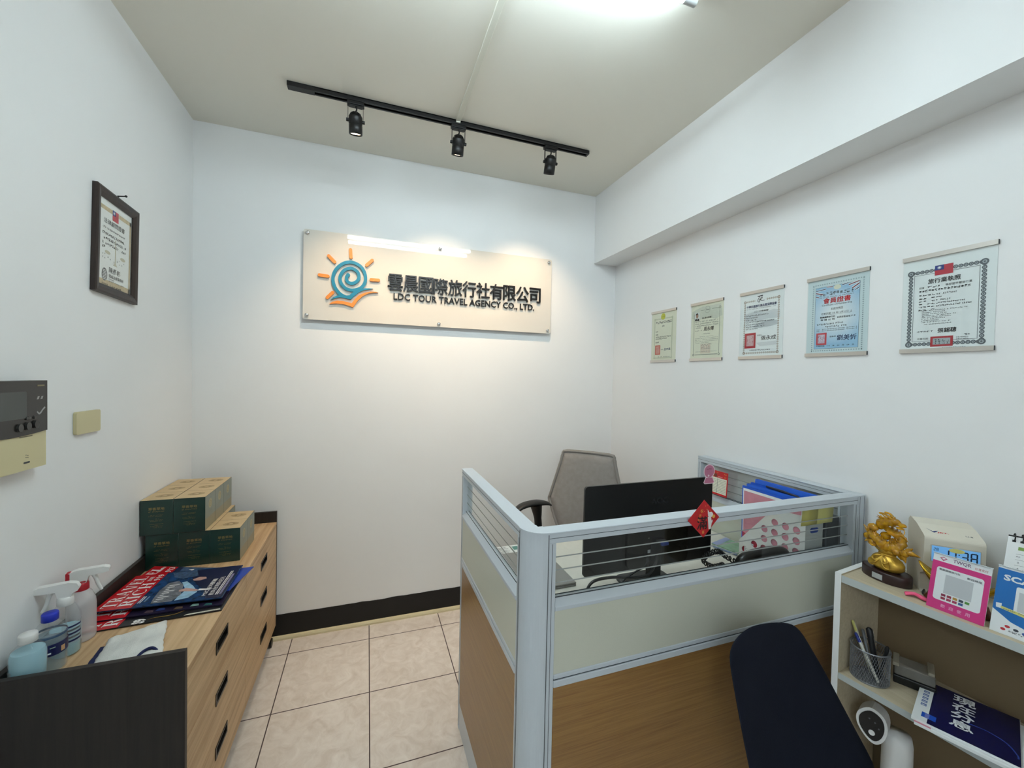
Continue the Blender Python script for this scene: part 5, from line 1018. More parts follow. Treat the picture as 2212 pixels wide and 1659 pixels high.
# red card leaning on the wall wing's glass
t = thing('greeting_card', 'red and cream lined card standing against the wall-side glass of the partition', 'card', (1.965, -0.86, 0.926))
T = on_right(1.9610, -0.860, 0.982) @ Matrix.Rotation(R(-3), 4, 'X')
q = MB(T); q.box(-0.055, 0.055, -0.056, 0.058, -0.0012, 0, RED); q.T = T @ Matrix.Translation((0, 0, 0.0004))
q.rect(-0.053, 0.050, -0.047, 0.026, 0, CREAM)
for k in range(9): q.rect(-0.047, 0.046, -0.041+k*0.0072, -0.0400+k*0.0072, 0.0002, INKG)
q.rect(-0.003, -0.0015, -0.045, 0.024, 0.0002, INKG); q.flat(circ(-0.034, 0.038, 0.012, 12, 0.009), 0.0002, mat('card_green', '6f7a3c', 0.5)); q.flat(circ(-0.015, 0.036, 0.009, 12), 0.0002, mat('card_brown', '6e2f23', 0.5)); q.dashes(CREAM, -0.004, 0.026, 0.030, 0.004, 0.0002, 420, 0.2); q.dashes(CGO, 0.034, 0.048, 0.044, 0.008, 0.0002, 421, 0.1); q.dashes(CGO, 0.034, 0.046, 0.032, 0.006, 0.0002, 422, 0.1); q.dashes(CGO, -0.010, 0.002, 0.048, 0.005, 0.0002, 423, 0.1)
q.build('card_sheet', t)

# telephone with coiled cord
t = thing('telephone', 'black desk telephone with handset seen through the front glass', 'telephone', (1.66, -1.30, DZ))
PT = frame((1.664, -1.300, DZ+0.0005), (1, 0, 0), (0, 1, 0), (0, 0, 1)); PHB = mat('phone_black', '131314', 0.35)
q = MB(PT @ frame((-0.100, 0, 0), (0, 1, 0), (0, 0, 1), (1, 0, 0))); q.prism([(-0.086, 0), (0.085, 0), (0.085, 0.030), (-0.02, 0.106), (-0.070, 0.112), (-0.086, 0.100)], 0, 0.200, PHB); q.build('phone_base', t, 0.005)
q = MB(PT); hp = smooth_path([(-0.100, -0.040, 0.118), (-0.092, -0.041, 0.134), (-0.060, -0.042, 0.144), (0.0, -0.043, 0.148), (0.060, -0.042, 0.144), (0.092, -0.041, 0.134), (0.100, -0.040, 0.118)], 5)
q.tube(hp, [0.017+0.004*abs(2*i/(len(hp)-1)-1)**2 for i in range(len(hp))], PHB, 14); q.ell((-0.090, -0.040, 0.122), (0.028, 0.026, 0.014), PHB); q.ell((0.090, -0.040, 0.122), (0.028, 0.026, 0.014), PHB); q.build('handset', t)
q = MB(PT); q.box(-0.03, 0.03, -0.066, -0.030, 0.104, 0.120, mat('phone_silver', '8a8c8e', 0.35, 0.5)); q.build('cradle', t, 0.002)
q = MB(PT); ax_ = smooth_path([(-0.108, -0.035, 0.120), (-0.118, 0.010, 0.128), (-0.100, 0.055, 0.122), (-0.122, 0.075, 0.108), (-0.160, 0.062, 0.094), (-0.150, 0.030, 0.085), (-0.118, 0.020, 0.090), (-0.102, 0.035, 0.080), (-0.112, 0.045, 0.060), (-0.104, 0.040, 0.030)], 24)
pts = []
for i, p in enumerate(ax_):
    a = i*0.95; pts.append((p.x, p.y+0.0085*math.cos(a), p.z+0.0085*math.sin(a)))
q.tube(pts, 0.0026, BLACKP, 6); q.build('coiled_cord', t)
q = MB(); a = [(1.835, -0.955), (1.950, -0.925), (1.958, -1.058), (1.868, -1.098)]; q.prism(a, DZ+0.0005, DZ+0.006, mat('booklet_green', '8fae93', 0.5, noise=0.25, nscale=25)); q.prism([(1.835, -0.955), (1.950, -0.925), (1.951, -0.950), (1.841, -0.985)], DZ+0.0061, DZ+0.0066, mat('booklet_lilac', '9aa3cc', 0.5))
tag(q.build('booklet', None, 0.0005), 'pale green booklet lying on the desk behind the telephone', 'booklet')
q = MB(); q.tube([(1.812, -0.985, DZ+0.006), (1.840, -1.085, DZ+0.006)], 0.004, mat('pen_steel', '6f7f95', 0.35), 10); tag(q.build('ballpoint_pen'), 'grey-blue pen lying beside the green booklet', 'pen')
t = thing('desk_pad', 'flat grey pad on the desk by the left partition wing', 'pad', (0.93, -0.89, DZ))
boxpart('pad_body', t, 0.855, 1.075, -1.10, -0.808, DZ+0.001, DZ+0.009, mat('laptop_grey', '7d7c7a', 0.4, 0.3), 0.003); boxpart('pad_top', t, 0.855, 1.075, -1.10, -0.808, DZ+0.0095, DZ+0.015, mat('laptop_grey2', '8a8885', 0.4, 0.3), 0.002)
q = MB(); q.box(0.885, 1.06, -0.800, -0.712, DZ+0.0005, DZ+0.0016, PAPER)
q.T = Matrix.Translation((0, 0, DZ+0.0020))
for k in range(6): q.rect(0.892, 0.945-0.008*(k % 2), -0.79+k*0.012, -0.7865+k*0.012, 0, INKG)
q.rect(0.965, 0.990, -0.76, -0.725, 0, mat('print_teal', '2f7f77', 0.5)); q.rect(0.958, 0.962, -0.79, -0.722, 0, INKG)
tag(q.build('paper_sheet'), 'printed paper sheet on the desk behind the flat grey pad', 'paper')

# ------------------------------------------------------------------ grey mesh office chair behind the desk
MESH = mat('chair_mesh', '8f8a86', 0.8, bump=0.6, bscale=900, noise=0.10, nscale=35); CFR = mat('chair_frame_grey', '837f7b', 0.5); CHK = mat('chair_black', '101011', 0.45)
cx, cy_ = 1.47, -0.33
t = thing('office_chair', 'grey mesh-back office chair with black armrests behind the desk', 'office chair', (cx, cy_, 0), R(-45))
# local frame: faces -Y
inv = XF[t.name].inverted()
T = inv
BO = [(-0.132, 0.545), (0.132, 0.545), (0.165, 0.520), (0.176, 0.470), (0.232, 0.262), (0.238, 0.240), (0.232, 0.215), (0.165, 0.06), (0.130, 0.03), (-0.130, 0.03), (-0.165, 0.06), (-0.232, 0.215), (-0.238, 0.240), (-0.232, 0.262), (-0.176, 0.470), (-0.165, 0.520)]
BO = [(x, z+0.455) for x, z in BO]
def back_surf(x, z, off): return (x, 0.235+(z-0.455)*0.13-0.34*x*x*-0.35+off, z)
def back_plate(name, pts, off0, off1, m, bevel):
    q = MB(T); c = (0, 0.72); n = len(pts); vs = []; ringk = 5
    for off in (off0, off1):
        for k in range(ringk+1):
            for (x, z) in pts: vs.append(back_surf(c[0]+(x-c[0])*(k/ringk if k else 0.02), c[1]+(z-c[1])*(k/ringk if k else 0.02), off))
    fs = []; N = n*(ringk+1)
    for k in range(ringk):
        for i in range(n):
            f = (k*n+i, k*n+(i+1) % n, (k+1)*n+(i+1) % n, (k+1)*n+i); fs.append(f); fs.append(tuple(N+x for x in f[::-1]))
    fs.append(tuple(range(n))[::-1]); fs.append(tuple(N+i for i in range(n)))
    fs += [(ringk*n+i, ringk*n+(i+1) % n, N+ringk*n+(i+1) % n, N+ringk*n+i) for i in range(n)]
    q.add(vs, fs, m, True); return q.build(name, t, fix=True)
def smooth_loop(p, k=3):
    P = [Vector((a, b__, 0)) for a, b__ in p]; n = len(P); out = []
    for i in range(n):
        p0, p1, p2, p3 = P[i-1], P[i], P[(i+1) % n], P[(i+2) % n]
        for j in range(k):
            u = j/k; out.append(0.5*((2*p1)+(p2-p0)*u+(2*p0-5*p1+4*p2-p3)*u*u+(3*p1-p0-3*p2+p3)*u**3))
    return [(v.x, v.y) for v in out]
loop = smooth_loop(BO)
back_plate('mesh_back', loop, -0.004, 0.004, MESH, 0)
q = MB(T); q.tube([back_surf(x, z, 0) for x, z in loop], 0.0105, CFR, 8, True); q.build('back_frame', t)
q = MB(T); q.prism(rrect(0.49, 0.46, 0.07, cy=0.0), 0.435, 0.495, mat('chair_seat', '3a3a3c', 0.8)); q.build('seat', t, 0.02, 3)
q = MB(T); q.box(-0.035, 0.035, 0.16, 0.30, 0.400, 0.425, CHK); q.box(-0.030, 0.030, 0.262, 0.288, 0.405, 0.62, CHK); q.build('back_bracket', t, 0.004)
q = MB(T); q.cyl((0, 0, 0.10), (0, 0, 0.434), 0.026, CHK, 16); q.build('gas_column', t)
for k in range(5):
    a = R(72*k+20); ex, ey = 0.29*math.cos(a), 0.29*math.sin(a); q = MB(T); q.tube([(0.02*math.cos(a), 0.02*math.sin(a), 0.105), (ex*0.6, ey*0.6, 0.088), (ex, ey, 0.066)], [0.028, 0.022, 0.015], CHK, 10); q.build('base_leg', t)
    q = MB(T); q.cyl((ex-0.012, ey, 0.026), (ex+0.012, ey, 0.026), 0.026, CHK, 16); q.cyl((ex, ey, 0.028), (ex, ey, 0.072), 0.006, CHK, 8); q.build('castor', t)
def armrest(pad, wdir, post):
    pth = smooth_path(pad, 5); n = len(pth); vs = []; fs = []; wd_ = Vector(wdir).normalized()
    for i, p in enumerate(pth):
        wdt = 0.036*min(1, 0.30+2.2*i/n, 0.6+3*(n-1-i)/n); hh_ = 0.014*min(1, 0.30+2.0*i/n)
        for k in range(12):
            a = 2*math.pi*k/12; vs.append(p+wd_*wdt*math.cos(a)+Vector((0, 0, hh_*math.sin(a))))
    for i in range(n-1): fs += [(i*12+k, i*12+(k+1) % 12, (i+1)*12+(k+1) % 12, (i+1)*12+k) for k in range(12)]
    fs += [tuple(range(12))[::-1], tuple((n-1)*12+k for k in range(12))]
    q = MB(); q.add(vs, fs, CHK, True); q.build('armrest', t)
    q = MB(); pp = smooth_path(post, 4); q.tube(pp, [0.034-0.014*min(1, i/5) for i in range(len(pp))], CHK, 12); q.build('arm_post', t)
armrest([(1.318, -0.372, 0.782), (1.285, -0.376, 0.797), (1.215, -0.385, 0.806), (1.140, -0.398, 0.800), (1.095, -0.408, 0.776), (1.078, -0.412, 0.752)], (0.15, 1, 0), [(1.222, -0.384, 0.798), (1.232, -0.384, 0.74), (1.240, -0.384, 0.66), (1.250, -0.380, 0.50), (1.300, -0.370, 0.455), (1.400, -0.350, 0.450)])
armrest([(1.72, -0.720, 0.782), (1.69, -0.700, 0.797), (1.64, -0.655, 0.806), (1.58, -0.600, 0.800), (1.55, -0.575, 0.776)], (0.7, -0.7, 0), [(1.65, -0.66, 0.798), (1.65, -0.66, 0.70), (1.64, -0.62, 0.50), (1.60, -0.54, 0.455), (1.52, -0.44, 0.450)])

# ------------------------------------------------------------------ navy chair in front of the partition
t = thing('side_chair', 'dark navy upholstered chair back in front of the partition and beside the shelf', 'chair', (1.36, -1.95, 0))
NVC = mat('chair_navy', '050a18', 0.8, spec=0.25, bump=0.25, bscale=600)
ph, tl = R(-8), R(24); P0 = Vector((1.3947, -1.5893, 0.84))
f_ = Vector((math.sin(ph), math.cos(ph), 0)); h_ = Vector((math.cos(ph), -math.sin(ph), 0)); u_ = Vector((0, 0, math.cos(tl)))+f_*math.sin(tl); n_ = h_.cross(u_)   # n_ points to the camera side
OUT = [(-0.262, -0.43), (-0.255, -0.32), (-0.244, -0.225), (-0.230, -0.148), (-0.221, -0.103), (-0.211, -0.056), (-0.203, -0.026), (-0.184, -0.007), (-0.149, 0.006), (-0.110, 0.012), (-0.072, 0.011), (-0.039, 0.007), (0.012, -0.002), (0.056, -0.014), (0.082, -0.028), (0.100, -0.052), (0.113, -0.093), (0.130, -0.138), (0.144, -0.193), (0.159, -0.252), (0.177, -0.316), (0.190, -0.36), (0.196, -0.43)]
q = MB(); c0 = (-0.045, -0.24); ring = 7; n = len(OUT); vs = []
for side, th in ((1, 0.011), (-1, -0.011)):
    for k in range(ring+1):
        w_ = max(0.02, k/ring)
        for (a, bq) in OUT:
            x = c0[0]+(a-c0[0])*w_; y = c0[1]+(bq-c0[1])*w_; edge_t = math.sqrt(max(0, 1-(k/ring)**6))
            vs.append(P0+h_*x+u_*y+n_*(-0.030*(1-w_*w_)+th*(0.15+0.85*edge_t)-0.0))
fs = []; N = n*(ring+1)
for k in range(ring):
    for i in range(n):
        f = (k*n+i, k*n+(i+1) % n, (k+1)*n+(i+1) % n, (k+1)*n+i); fs += [f, tuple(N+x for x in f[::-1])]
fs += [tuple(range(n))[::-1], tuple(N+i for i in range(n))]; fs += [(ring*n+i, ring*n+(i+1) % n, N+ring*n+(i+1) % n, N+ring*n+i) for i in range(n)]
q.add(vs, fs, NVC, True); q.build('backrest', t, fix=True, sub=1)
bm_ = P0+h_*(-0.033)+u_*(-0.43); fc = -f_
ST = frame((bm_.x, bm_.y, 0), tuple(h_), tuple(f_), (0, 0, 1))
q = MB(ST); q.prism(rrect(0.46, 0.44, 0.10, cx=0, cy=-0.21), 0.425, 0.468, NVC); q.build('seat', t, 0.018, 3)
LEG = mat('chair_leg_steel', '2a2b2d', 0.35, 0.6)
for x in (-0.17, 0.17):
    for y, o_ in ((-0.36, -0.03), (-0.06, 0.03)):
        q = MB(ST); q.cyl((x, y, 0.426), (x*1.15, y+o_, 0.0), 0.012, LEG, 12); q.build('leg', t)

# ------------------------------------------------------------------ small shelf unit on the right, slightly askew
SA = R(6.6); SH = frame((1.713, -1.537, 0), (math.sin(SA), -math.cos(SA), 0), (math.cos(SA), math.sin(SA), 0), (0, 0, 1))   # u along the front, v to the wall, z up
def sp(u, v, z): p = SH @ Vector((u, v, z)); return (p.x, p.y, p.z)
t = thing('shelf_unit', 'small open maple and white shelf unit by the right wall, two tiers in view', 'shelf', sp(0.3, 0.12, 0))
SZ, MZ = 0.900, 0.606; EDGE = mat('shelf_edge', 'b9bfbd', 0.45)
q = MB(SH); q.box(0, 0.016, 0.001, 0.238, 0, SZ+0.004, MAPLE); q.box(0, 0.016, -0.0002, 0.001, 0, SZ+0.004, WHITE); q.box(-0.0004, 0.0, 0, 0.238, 0, SZ+0.004, WHITE); q.box(0, 0.016, 0, 0.238, SZ+0.004, SZ+0.0044, WHITE); q.build('side_panel', t)
q = MB(SH); q.box(0.584, 0.6, 0, 0.238, 0, SZ+0.004, MAPLE); q.build('side_panel', t, 0.0008)
for nm, zz, th in (('top_board', SZ, 0.021), ('middle_board', MZ, 0.018), ('bottom_board', 0.078, 0.018)):
    q = MB(SH); q.box(0.0162, 0.5838, 0.003, 0.232, zz-th, zz, MAPLE); q.box(0.0162, 0.5838, 0.002, 0.003, zz-th, zz, EDGE); q.build(nm, t)
q = MB(SH); q.box(0.0162, 0.5838, 0.2322, 0.237, 0.05, SZ-0.003, mat('shelf_back_shaded', '6f5e45', 0.6)); q.build('back_panel', t)  # darker brown than the maple: shade inside the shelf put into the colour

# gold and amber figurine
AMB = mat('amber_resin', 'f2b01c', 0.10, trans=0.6, ior=1.5, noise=0.4, nscale=70); GLD = mat('statue_gold', 'c19a3a', 0.36, 0.55, noise=0.25, nscale=90); DRK = mat('statue_base_wood', '2c1b1a', 0.35)
su, sv = 0.083, 0.100
t = thing('figurine', 'amber animal figurine on a gold money bag with oval dark base', 'figurine', sp(su, sv, SZ))
def SL(u, v, z): return SH @ Matrix.Translation((u, v, SZ+z)) @ Matrix.Rotation(R(-12), 4, 'Z')
q = MB(SL(su, sv, 0)); q.lathe([(1.0, 0.0004), (1.02, 0.002), (1.02, 0.026), (1.0, 0.0285), (0.90, 0.029)], DRK, 40, sx=0.060, sy=0.038); q.build('oval_base', t)
q = MB(SL(su, sv, 0)); q.add([(-0.012+0.0255*0, -0.0385, 0.006), (0.014, -0.0382, 0.006), (0.014, -0.0382, 0.021), (-0.012, -0.0385, 0.021)], [(0, 1, 2, 3)], mat('plaque_silver', 'b7bcc0', 0.35, 0.4)); q.dashes(INKG, 0, 0, 0, 0.001, 0); q.build('plaque', t, solid=0.0012)
q = MB(SL(su, sv, 0)); rnd = random.Random(4)
bp_ = [(0.010, 0.029), (0.032, 0.031), (0.041, 0.040), (0.041, 0.052), (0.034, 0.064), (0.022, 0.071), (0.017, 0.075), (0.022, 0.080), (0.030, 0.088), (0.027, 0.090), (0.0, 0.090)]
nn = 28; vs = []
for (r_, z_) in bp_:
    for i in range(nn):
        a = 2*math.pi*i/nn; fl = 1+0.05*math.sin(7*a)*(z_ > 0.06)+0.04*math.sin(3*a+1); vs.append((r_*fl*math.cos(a), r_*0.72*fl*math.sin(a), z_))
q.add(vs, [(j*nn+i, j*nn+(i+1) % nn, (j+1)*nn+(i+1) % nn, (j+1)*nn+i) for j in range(len(bp_)-1) for i in range(nn)], GLD, True)
q.build('money_bag', t)
q = MB(SL(su, sv, 0)); q.tube([(0.0185*math.cos(a/4), 0.0145*math.sin(a/4), 0.0745) for a in range(25)], 0.0028, GLD, 8, True)
for s in (-1, 1): q.tube(smooth_path([(0, -0.016, 0.072), (s*0.012, -0.026, 0.070), (s*0.020, -0.029, 0.060), (s*0.010, -0.0315, 0.056), (0, -0.017, 0.071)]), 0.0022, GLD, 8); q.tube(smooth_path([(0, -0.018, 0.070), (s*0.006, -0.030, 0.056), (s*0.016, -0.034, 0.044), (s*0.024, -0.030, 0.042)]), 0.0020, GLD, 8)
q.ell((0, -0.0185, 0.072), (0.004, 0.004, 0.004), GLD); q.build('bag_cord', t)
for s, x in ((1, -0.020), (1, 0.014)): q = MB(SL(su, sv, 0) @ Matrix.Translation((x, -0.0285, 0.048)) @ Matrix.Rotation(R(84), 4, 'X')); q.prism(circ(0, 0, 0.011, 18), -0.002, 0.0015, GLD); q.build('coin', t, 0.0006)
q = MB(SL(su, sv, 0)); rnd = random.Random(11)
body = smooth_path([(-0.044, 0.004, 0.100), (-0.040, -0.004, 0.118), (-0.020, -0.012, 0.112), (0.004, -0.012, 0.100), (0.026, -0.004, 0.104), (0.028, 0.010, 0.124), (0.006, 0.014, 0.140), (-0.016, 0.006, 0.148), (-0.014, -0.008, 0.162), (0.004, -0.012, 0.172), (0.022, -0.010, 0.174)], 6)
k_ = len(body); rad = [0.004+0.0105*math.sin(math.pi*min(1, (i+3)/(k_*0.75)))**0.7 if i < k_*0.7 else 0.0115 for i in range(k_)]
bp2 = [(p.x, p.y, p.z) for p in body]; q.tube(bp2, [r_*(1+0.16*math.sin(i*2.1)) for i, r_ in enumerate(rad)], AMB, 10)
for i in range(2, k_, 2):                                                   # dorsal fins
    p = body[i]; d = Vector((rnd.uniform(-0.4, 0.4), rnd.uniform(-0.5, 0.2), 1)).normalized(); q.tube([p+d*rad[i]*0.6, p+d*(rad[i]+0.010)], [0.0042, 0.0005], AMB, 6)
# head with snout, jaw, horns and mane
q.ell((0.022, -0.010, 0.178), (0.015, 0.011, 0.010), AMB, 12, 8, jit=0.06); q.ell((0.040, -0.012, 0.174), (0.013, 0.007, 0.006), AMB, 10, 8, jit=0.06); q.ell((0.037, -0.012, 0.164), (0.011, 0.006, 0.0035), AMB, 10, 6)
for s in (-1, 1): q.tube(smooth_path([(0.018, -0.010+s*0.006, 0.184), (0.004, -0.010+s*0.009, 0.194), (-0.012, -0.010+s*0.011, 0.194)]), [0.003]*10+[0.001], AMB, 6)
for i in range(9): a = rnd.uniform(-0.6, 0.6); q.tube([(0.010, -0.008+a*0.01, 0.178-0.003*(i % 3)), (-0.012-0.004*(i % 3), -0.008+a*0.03, 0.186-0.006*(i % 4))], [0.0045, 0.0008], AMB, 6)
q.tube(smooth_path([(0.044, -0.014, 0.166), (0.052, -0.018, 0.160), (0.050, -0.02, 0.150)]), 0.0012, AMB, 6)
# clouds and flames around the bag
for (x, y, z_, r_) in ((-0.046, 0.002, 0.128, 0.015), (-0.034, -0.008, 0.142, 0.014), (-0.050, -0.006, 0.110, 0.012), (-0.030, -0.014, 0.098, 0.013), (0.0, -0.016, 0.094, 0.012), (0.030, -0.012, 0.094, 0.013), (0.050, -0.012, 0.098, 0.012), (0.064, -0.012, 0.104, 0.010), (0.042, -0.008, 0.084, 0.010), (-0.010, 0.006, 0.124, 0.014), (0.014, 0.004, 0.116, 0.012)):
    q.ell((x, y, z_), (r_, r_*0.7, r_*0.8), AMB, 10, 7, jit=0.13)
for (a, c) in (((-0.050, 0, 0.125), (-0.064, -0.004, 0.140)), ((0.064, -0.012, 0.104), (0.088, -0.014, 0.103)), ((0.058, -0.012, 0.108), (0.070, -0.014, 0.120)), ((-0.044, -0.004, 0.105), (-0.056, -0.008, 0.092)), ((0.046, -0.010, 0.088), (0.054, -0.012, 0.072))): q.tube([a, c], [0.008, 0.0008], AMB, 8)
q.tube(smooth_path([(0.010, -0.014, 0.146), (0.030, -0.020, 0.142), (0.046, -0.020, 0.148), (0.052, -0.020, 0.144)]), [0.006, 0.006, 0.0058, 0.0055, 0.005, 0.005, 0.0048, 0.0046, 0.0044, 0.0042, 0.004, 0.0038, 0.0036, 0.0034, 0.003, 0.002], AMB, 8)
for k in range(3): q.tube([(0.050, -0.020, 0.146), (0.060, -0.022+0.003*k, 0.140-0.003*k)], [0.0024, 0.0005], AMB, 6)
q.build('amber_figure', t)

# time recorder
t = thing('time_clock', 'cream time recorder clock with blue lit display behind the pink payment stand', 'time clock', sp(0.20, 0.17, SZ))
CLK = mat('clock_cream', 'd3ccbc', 0.45); CLK2 = mat('clock_grey', 'b9b2a4', 0.45)
sd = Vector((-0.591, 0.806)); wd = Vector((0.806, 0.591)); fl = Vector((0.165, 0.090))
CT = SH @ frame((fl.x, fl.y, SZ+0.0004), (wd.x, wd.y, 0), (sd.x, sd.y, 0), (0, 0, 1)); CWD, CDP = 0.120, 0.110       # x along the front, y to the back
q = MB(CT @ frame((0, 0, 0), (0, 1, 0), (0, 0, 1), (1, 0, 0)))
q.prism([(0.004, 0), (CDP, 0), (CDP, 0.176), (CDP-0.012, 0.187), (0.055, 0.180), (0.010, 0.164), (0, 0.158), (0, 0.060), (0.020, 0.050), (0.020, 0.0)], 0, CWD, CLK); q.build('clock_body', t, 0.006, 3)
FT_ = CT @ frame((0, 0, 0), (1, 0, 0), (0, 0, 1), (0, -1, 0))
q = MB(FT_); q.prism(rrect(0.098, 0.046, 0.003, cx=0.062, cy=0.116), 0.0, 0.0014, CLK2); q.build('display_bezel', t, 0.0006)
LCD = mat('lcd_blue', '5f93c4', 0.2, emit=0.55); LCDK = mat('lcd_digit', '10233f', 0.3)
q = MB(FT_); q.rect(0.015, 0.109, 0.095, 0.137, 0.0016, LCD); q.T = FT_ @ Matrix.Translation((0, 0, 0.0018))
def seg7(q, d, x, y, w, h, th, m):
    S = {'1': 'bc', '3': 'abgcd', '8': 'abcdefg', '2': 'abged'}[d]; R_ = {'a': (x+th*0.6, x+w-th*0.6, y+h-th, y+h), 'g': (x+th*0.6, x+w-th*0.6, y+h/2-th/2, y+h/2+th/2), 'd': (x+th*0.6, x+w-th*0.6, y, y+th), 'f': (x, x+th, y+h/2+th*0.2, y+h-th*0.5), 'b': (x+w-th, x+w, y+h/2+th*0.2, y+h-th*0.5), 'e': (x, x+th, y+th*0.5, y+h/2-th*0.2), 'c': (x+w-th, x+w, y+th*0.5, y+h/2-th*0.2)}
    for k in S: q.rect(*R_[k], 0, m)
for d, x in (('1', 0.036), ('1', 0.050), ('3', 0.073), ('8', 0.0905)): seg7(q, d, x, 0.103, 0.0140, 0.028, 0.0030, LCDK)
q.rect(0.0675, 0.070, 0.110, 0.1125, 0, LCDK); q.rect(0.0675, 0.070, 0.120, 0.1225, 0, LCDK); seg7(q, '2', 0.019, 0.124, 0.004, 0.008, 0.001, LCDK); seg7(q, '8', 0.0245, 0.124, 0.004, 0.008, 0.001, LCDK)
q.build('display', t)
q = MB(FT_); q.prism(circ(0.064, 0.131, 0.0155, 24, 0.0058), 0.0019, 0.0024, mat('clock_sticker', 'd9d07c', 0.5)); q.build('yellow_sticker', t)
a0 = Vector((0.010, 0.164)); a1 = Vector((0.055, 0.180)); dv = (a1-a0).normalized()
TT_ = CT @ frame((0, a0.x, a0.y), (1, 0, 0), (0, dv.x, dv.y), (0, -dv.y, dv.x))
q = MB(TT_); q.flat([(0.012, 0.026), (0.024, 0.014), (0.030, 0.017), (0.036, 0.019), (0.030, 0.012), (0.025, 0.008)], 0.0005, INKB); q.text('JBT.', RED, 0.031, 0.008, w=0.024, h=0.006, z=0.0005, bold=0.03, ital=0.2); q.build('logo', t)
q = MB(TT_); q.text('U-8', INKG, 0.088, 0.008, w=0.014, h=0.0055, z=0.0005, bold=0.02); q.build('model_lettering', t)
q = MB(); q.tube(smooth_path([sp(0.160, 0.120, SZ+0.004), sp(0.168, 0.085, SZ+0.003), sp(0.185, 0.068, SZ+0.003), sp(0.210, 0.062, SZ+0.003)]), 0.0022, BLACKP, 8); tag(q.build('cable'), 'black cable on the shelf top at the foot of the time recorder', 'cable')

# gold ingot ornament behind the payment stand
t = thing('ingot_ornament', 'gold boat-shaped ingot ornament half hidden behind the pink payment stand', 'ornament', sp(0.235, 0.082, SZ))
OT = SH @ Matrix.Translation((0.238, 0.074, SZ+0.0004)); GD2 = mat('ingot_gold', 'c99a22', 0.25, 0.7, noise=0.15, nscale=80); GDB = mat('ingot_base', '5a2f14', 0.35, 0.3, noise=0.5, nscale=120)
q = MB(OT); nn = 32; vs = []
for (k, z_) in ((0.55, 0.028), (0.80, 0.040), (0.97, 0.058), (1.0, 0.064), (0.93, 0.063), (0.70, 0.052), (0.30, 0.047), (0.02, 0.046)):
    for i in range(nn): a = 2*math.pi*i/nn; vs.append((0.078*k*math.cos(a), 0.024*k*math.sin(a), z_+0.030*abs(math.cos(a))**3*(k if k > 0.5 else k*0.6)))
q.add(vs, [(j*nn+i, j*nn+(i+1) % nn, (j+1)*nn+(i+1) % nn, (j+1)*nn+i) for j in range(7) for i in range(nn)], GD2, True); q.add(vs[:nn], [tuple(range(nn))[::-1]], GD2); q.build('ingot_bowl', t)
q = MB(OT); q.add([(0.070*math.cos(2*math.pi*i/nn), 0.0205*math.sin(2*math.pi*i/nn), 0.056+0.022*abs(math.cos(2*math.pi*i/nn))**3) for i in range(nn)]+[(0, 0, 0.054)], [(i, (i+1) % nn, nn) for i in range(nn)], mat('ingot_green', '6f7a2e', 0.4, noise=0.4, nscale=90), True); q.build('green_filling', t)
q = MB(OT); q.lathe([(0.9, 0.0), (1.0, 0.004), (0.9, 0.012), (0.8, 0.030)], GDB, 32, sx=0.066, sy=0.022); q.build('carved_base', t)
q = MB(); q.tube(smooth_path([sp(0.150, 0.030, SZ+0.0052), sp(0.166, 0.040, SZ+0.010), sp(0.182, 0.036, SZ+0.008), sp(0.194, 0.040, SZ+0.0052)]), [0.0045]*16, mat('pink_plastic', 'e0527a', 0.3), 10); q.tube(smooth_path([sp(0.148, 0.040, SZ+0.0045), sp(0.165, 0.050, SZ+0.007), sp(0.188, 0.046, SZ+0.0045)]), 0.004, mat('pink_plastic'), 8)
tag(q.build('plastic_strap'), 'loose pink plastic strap lying left of the pink payment stand', 'strap')

# payment stands
def stand(name, label, u, w, h, sheet):
    t = thing(name, label, 'payment stand', sp(u+w/2, 0.03, SZ))
    ST_ = SH @ frame((u, 0.018, SZ+0.0005), (1, 0, 0), (math.sin(R(2.0)), math.sin(R(9)), math.cos(R(9))), (0, -math.cos(R(9)), math.sin(R(9))))
    q = MB(ST_); q.box(0, w, 0, h, -0.0045, -0.0022, PAPER); q.T = ST_ @ Matrix.Translation((0, 0, -0.0019)); sheet(q); q.build('printed_insert', t)
    q = MB(ST_); q.box(-0.0006, w+0.0006, 0.0, h+0.0015, -0.0012, 0.0004, clear('stand_acrylic', (0.975, 0.98, 0.985), 1.35)); q.box(-0.0006, w+0.0006, h+0.0008, h+0.0022, -0.0065, 0.0004, mat('acrylic_rim', 'd9e2e6', 0.1)); q.build('acrylic_front', t)
    q = MB(SH); q.box(u+0.002, u+w-0.002, 0.020, 0.039, SZ+0.0003, SZ+0.0022, clear('stand_acrylic', (0.975, 0.98, 0.985), 1.35)); q.build('acrylic_foot', t)
    return t
HOT = mat('print_hot_pink', 'd0347e', 0.4)
